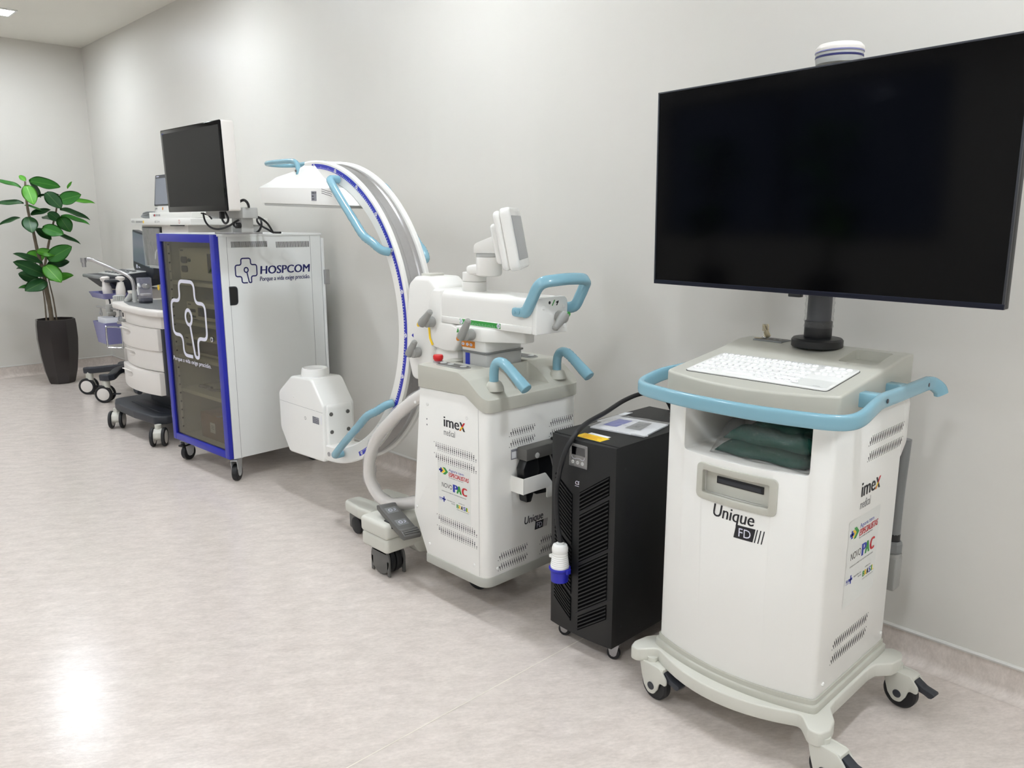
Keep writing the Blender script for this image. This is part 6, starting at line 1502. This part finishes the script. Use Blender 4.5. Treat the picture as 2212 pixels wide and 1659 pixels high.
def make_plant(label):
    pl = thing('potted_plant', label, 'potted plant', PB, 0, 'potted plants around the room')
    n = 8; lps = []
    for r, z in ((.108, 0), (.118, .015), (.145, .12), (.168, .28), (.180, .43), (.178, .56), (.172, .615), (.160, .615), (.158, .56)):
        lps.append([Vector((PB.x + r * math.cos(2 * math.pi * k / n + .25), PB.y + r * math.sin(2 * math.pi * k / n + .25), z)) for k in range(n)])
    MB().loft(lps).build('planter', 'pot', pl, sharp=.55)
    MB().lathe([(.157, 0), (.1, .012), (0, .016)], (PB.x, PB.y, .585), seg=24).build('soil', 'soil', pl)
    def stem(pts, rr, m):
        P = [k1(*p) for p in pts]; P[0].z = .58; sm = smooth_path(P, 6); c = len(sm)
        MB().tube(sm, [rr * (1 - .62 * i / c) * (1 + .06 * math.sin(i * 2.1)) for i in range(c)], 10).build('stem', m, pl)
    stem([(295, 915), (288, 850), (265, 720), (240, 600), (212, 500), (188, 390), (160, 280), (147, 180), (143, 110)], .021, 'bark')
    stem([(305, 915), (275, 800), (250, 660), (272, 490), (298, 370), (318, 285), (326, 240), (345, 200)], .014, 'bark')
    stem([(265, 915), (255, 800), (240, 700), (222, 600)], .008, 'bark')
    stem([(325, 915), (305, 790), (282, 690), (262, 600)], .008, 'bark')
    L_ = [(120, 148, -22, 90, 1, 1, 0), (146, 108, 112, 76, 2, 0, .05), (165, 110, 328, 128, 1, 0, .08), (150, 132, 186, 226, 2, 2, -.12), (135, 236, -12, 222, 0, 1, 0), (115, 318, 4, 340, 0, 1, -.05), (160, 312, 180, 388, 0, 2, -.14), (140, 248, 236, 264, 1, 1, .05),
          (214, 202, 322, 168, 0, 1, .10), (262, 172, 338, 250, 0, 2, -.08), (330, 222, 442, 188, 1, 2, -.10), (400, 222, 524, 218, 2, 1, 0), (384, 152, 402, 112, 2, 1, 0), (340, 272, 502, 304, 0, 1, .08), (345, 308, 494, 332, 1, 1, -.02), (340, 312, 392, 384, 1, 2, -.12),
          (176, 302, 274, 262, 0, 1, .06), (274, 286, 338, 330, 0, 2, -.05), (205, 380, 284, 430, 0, 0, -.05), (240, 372, 345, 404, 1, 2, -.12), (300, 408, 446, 442, 0, 1, 0), (206, 508, 304, 520, 2, 0, -.05), (272, 556, 388, 488, 1, 2, -.08), (240, 578, 102, 514, 0, 1, -.04),
          (150, 556, 244, 520, 2, 2, .10), (256, 644, 108, 572, 0, 0, -.14), (268, 588, 382, 562, 0, 0, .06), (256, 588, 336, 668, 2, 2, -.18), (280, 668, 398, 640, 2, 0, -.05), (216, 668, 118, 636, 0, 2, .02), (262, 676, 160, 722, 0, 2, -.16), (240, 708, 118, 702, 1, 1, 0), (190, 592, 96, 594, 0, 1, .08),
          (250, 640, 320, 600, 0, 0, .16), (170, 120, 240, 190, 0, 0, .18), (300, 330, 250, 300, 0, 0, .2), (230, 540, 180, 600, 0, 0, .2)]
    rg = random.Random(3)
    for (x0, y0, x1, y1, mi, di, dy) in L_:
        a = k1(x0, y0, dy * .5); b = k1(x1, y1, dy * 1.3); d = b - a; ln = d.length * 1.16; d.normalize()
        up_ = -PD * ((1.5, .55, 2.2)[(0, 1, 2)[di]] + rg.uniform(-.25, .35)) + Vector((rg.uniform(-.3, .3), rg.uniform(-.3, .3), 1.0)); sd = up_.cross(d).normalized(); nz = d.cross(sd)
        mt = Matrix(((d.x * ln, sd.x * ln, nz.x * ln, a.x), (d.y * ln, sd.y * ln, nz.y * ln, a.y), (d.z * ln, sd.z * ln, nz.z * ln, a.z), (0, 0, 0, 1)))
        if ln < .2: mt = mt @ Matrix.Scale(1.15, 4, (0, 1, 0))
        inst('leaf', LM[mi, di], pl, mt)
    return pl
plant = make_plant('tall leafy plant in a dark brown pot standing beside the end wall')
def copy_plant(src, loc, rz, sc, label):
    r = src.copy(); COL.objects.link(r); r.location = loc; r.rotation_euler = (0, 0, rz); r.scale = (sc, sc, sc); r['label'] = label
    for ch in src.children:
        c = ch.copy(); COL.objects.link(c); c.parent = r
    return r
copy_plant(plant, (-8.2, -.55, 0), 2.0, 1.0, 'tall leafy plant in a dark brown pot beyond the cabinet, mirrored in its glass door')
copy_plant(plant, (-5.0, -3.1, 0), .6, 1.22, 'large leafy plant in a dark brown pot before the windows, mirrored in the television')
copy_plant(plant, (-6.9, -3.4, 0), 3.4, 1.2, 'bushy leafy plant in a dark brown pot before the window beside the far corner')
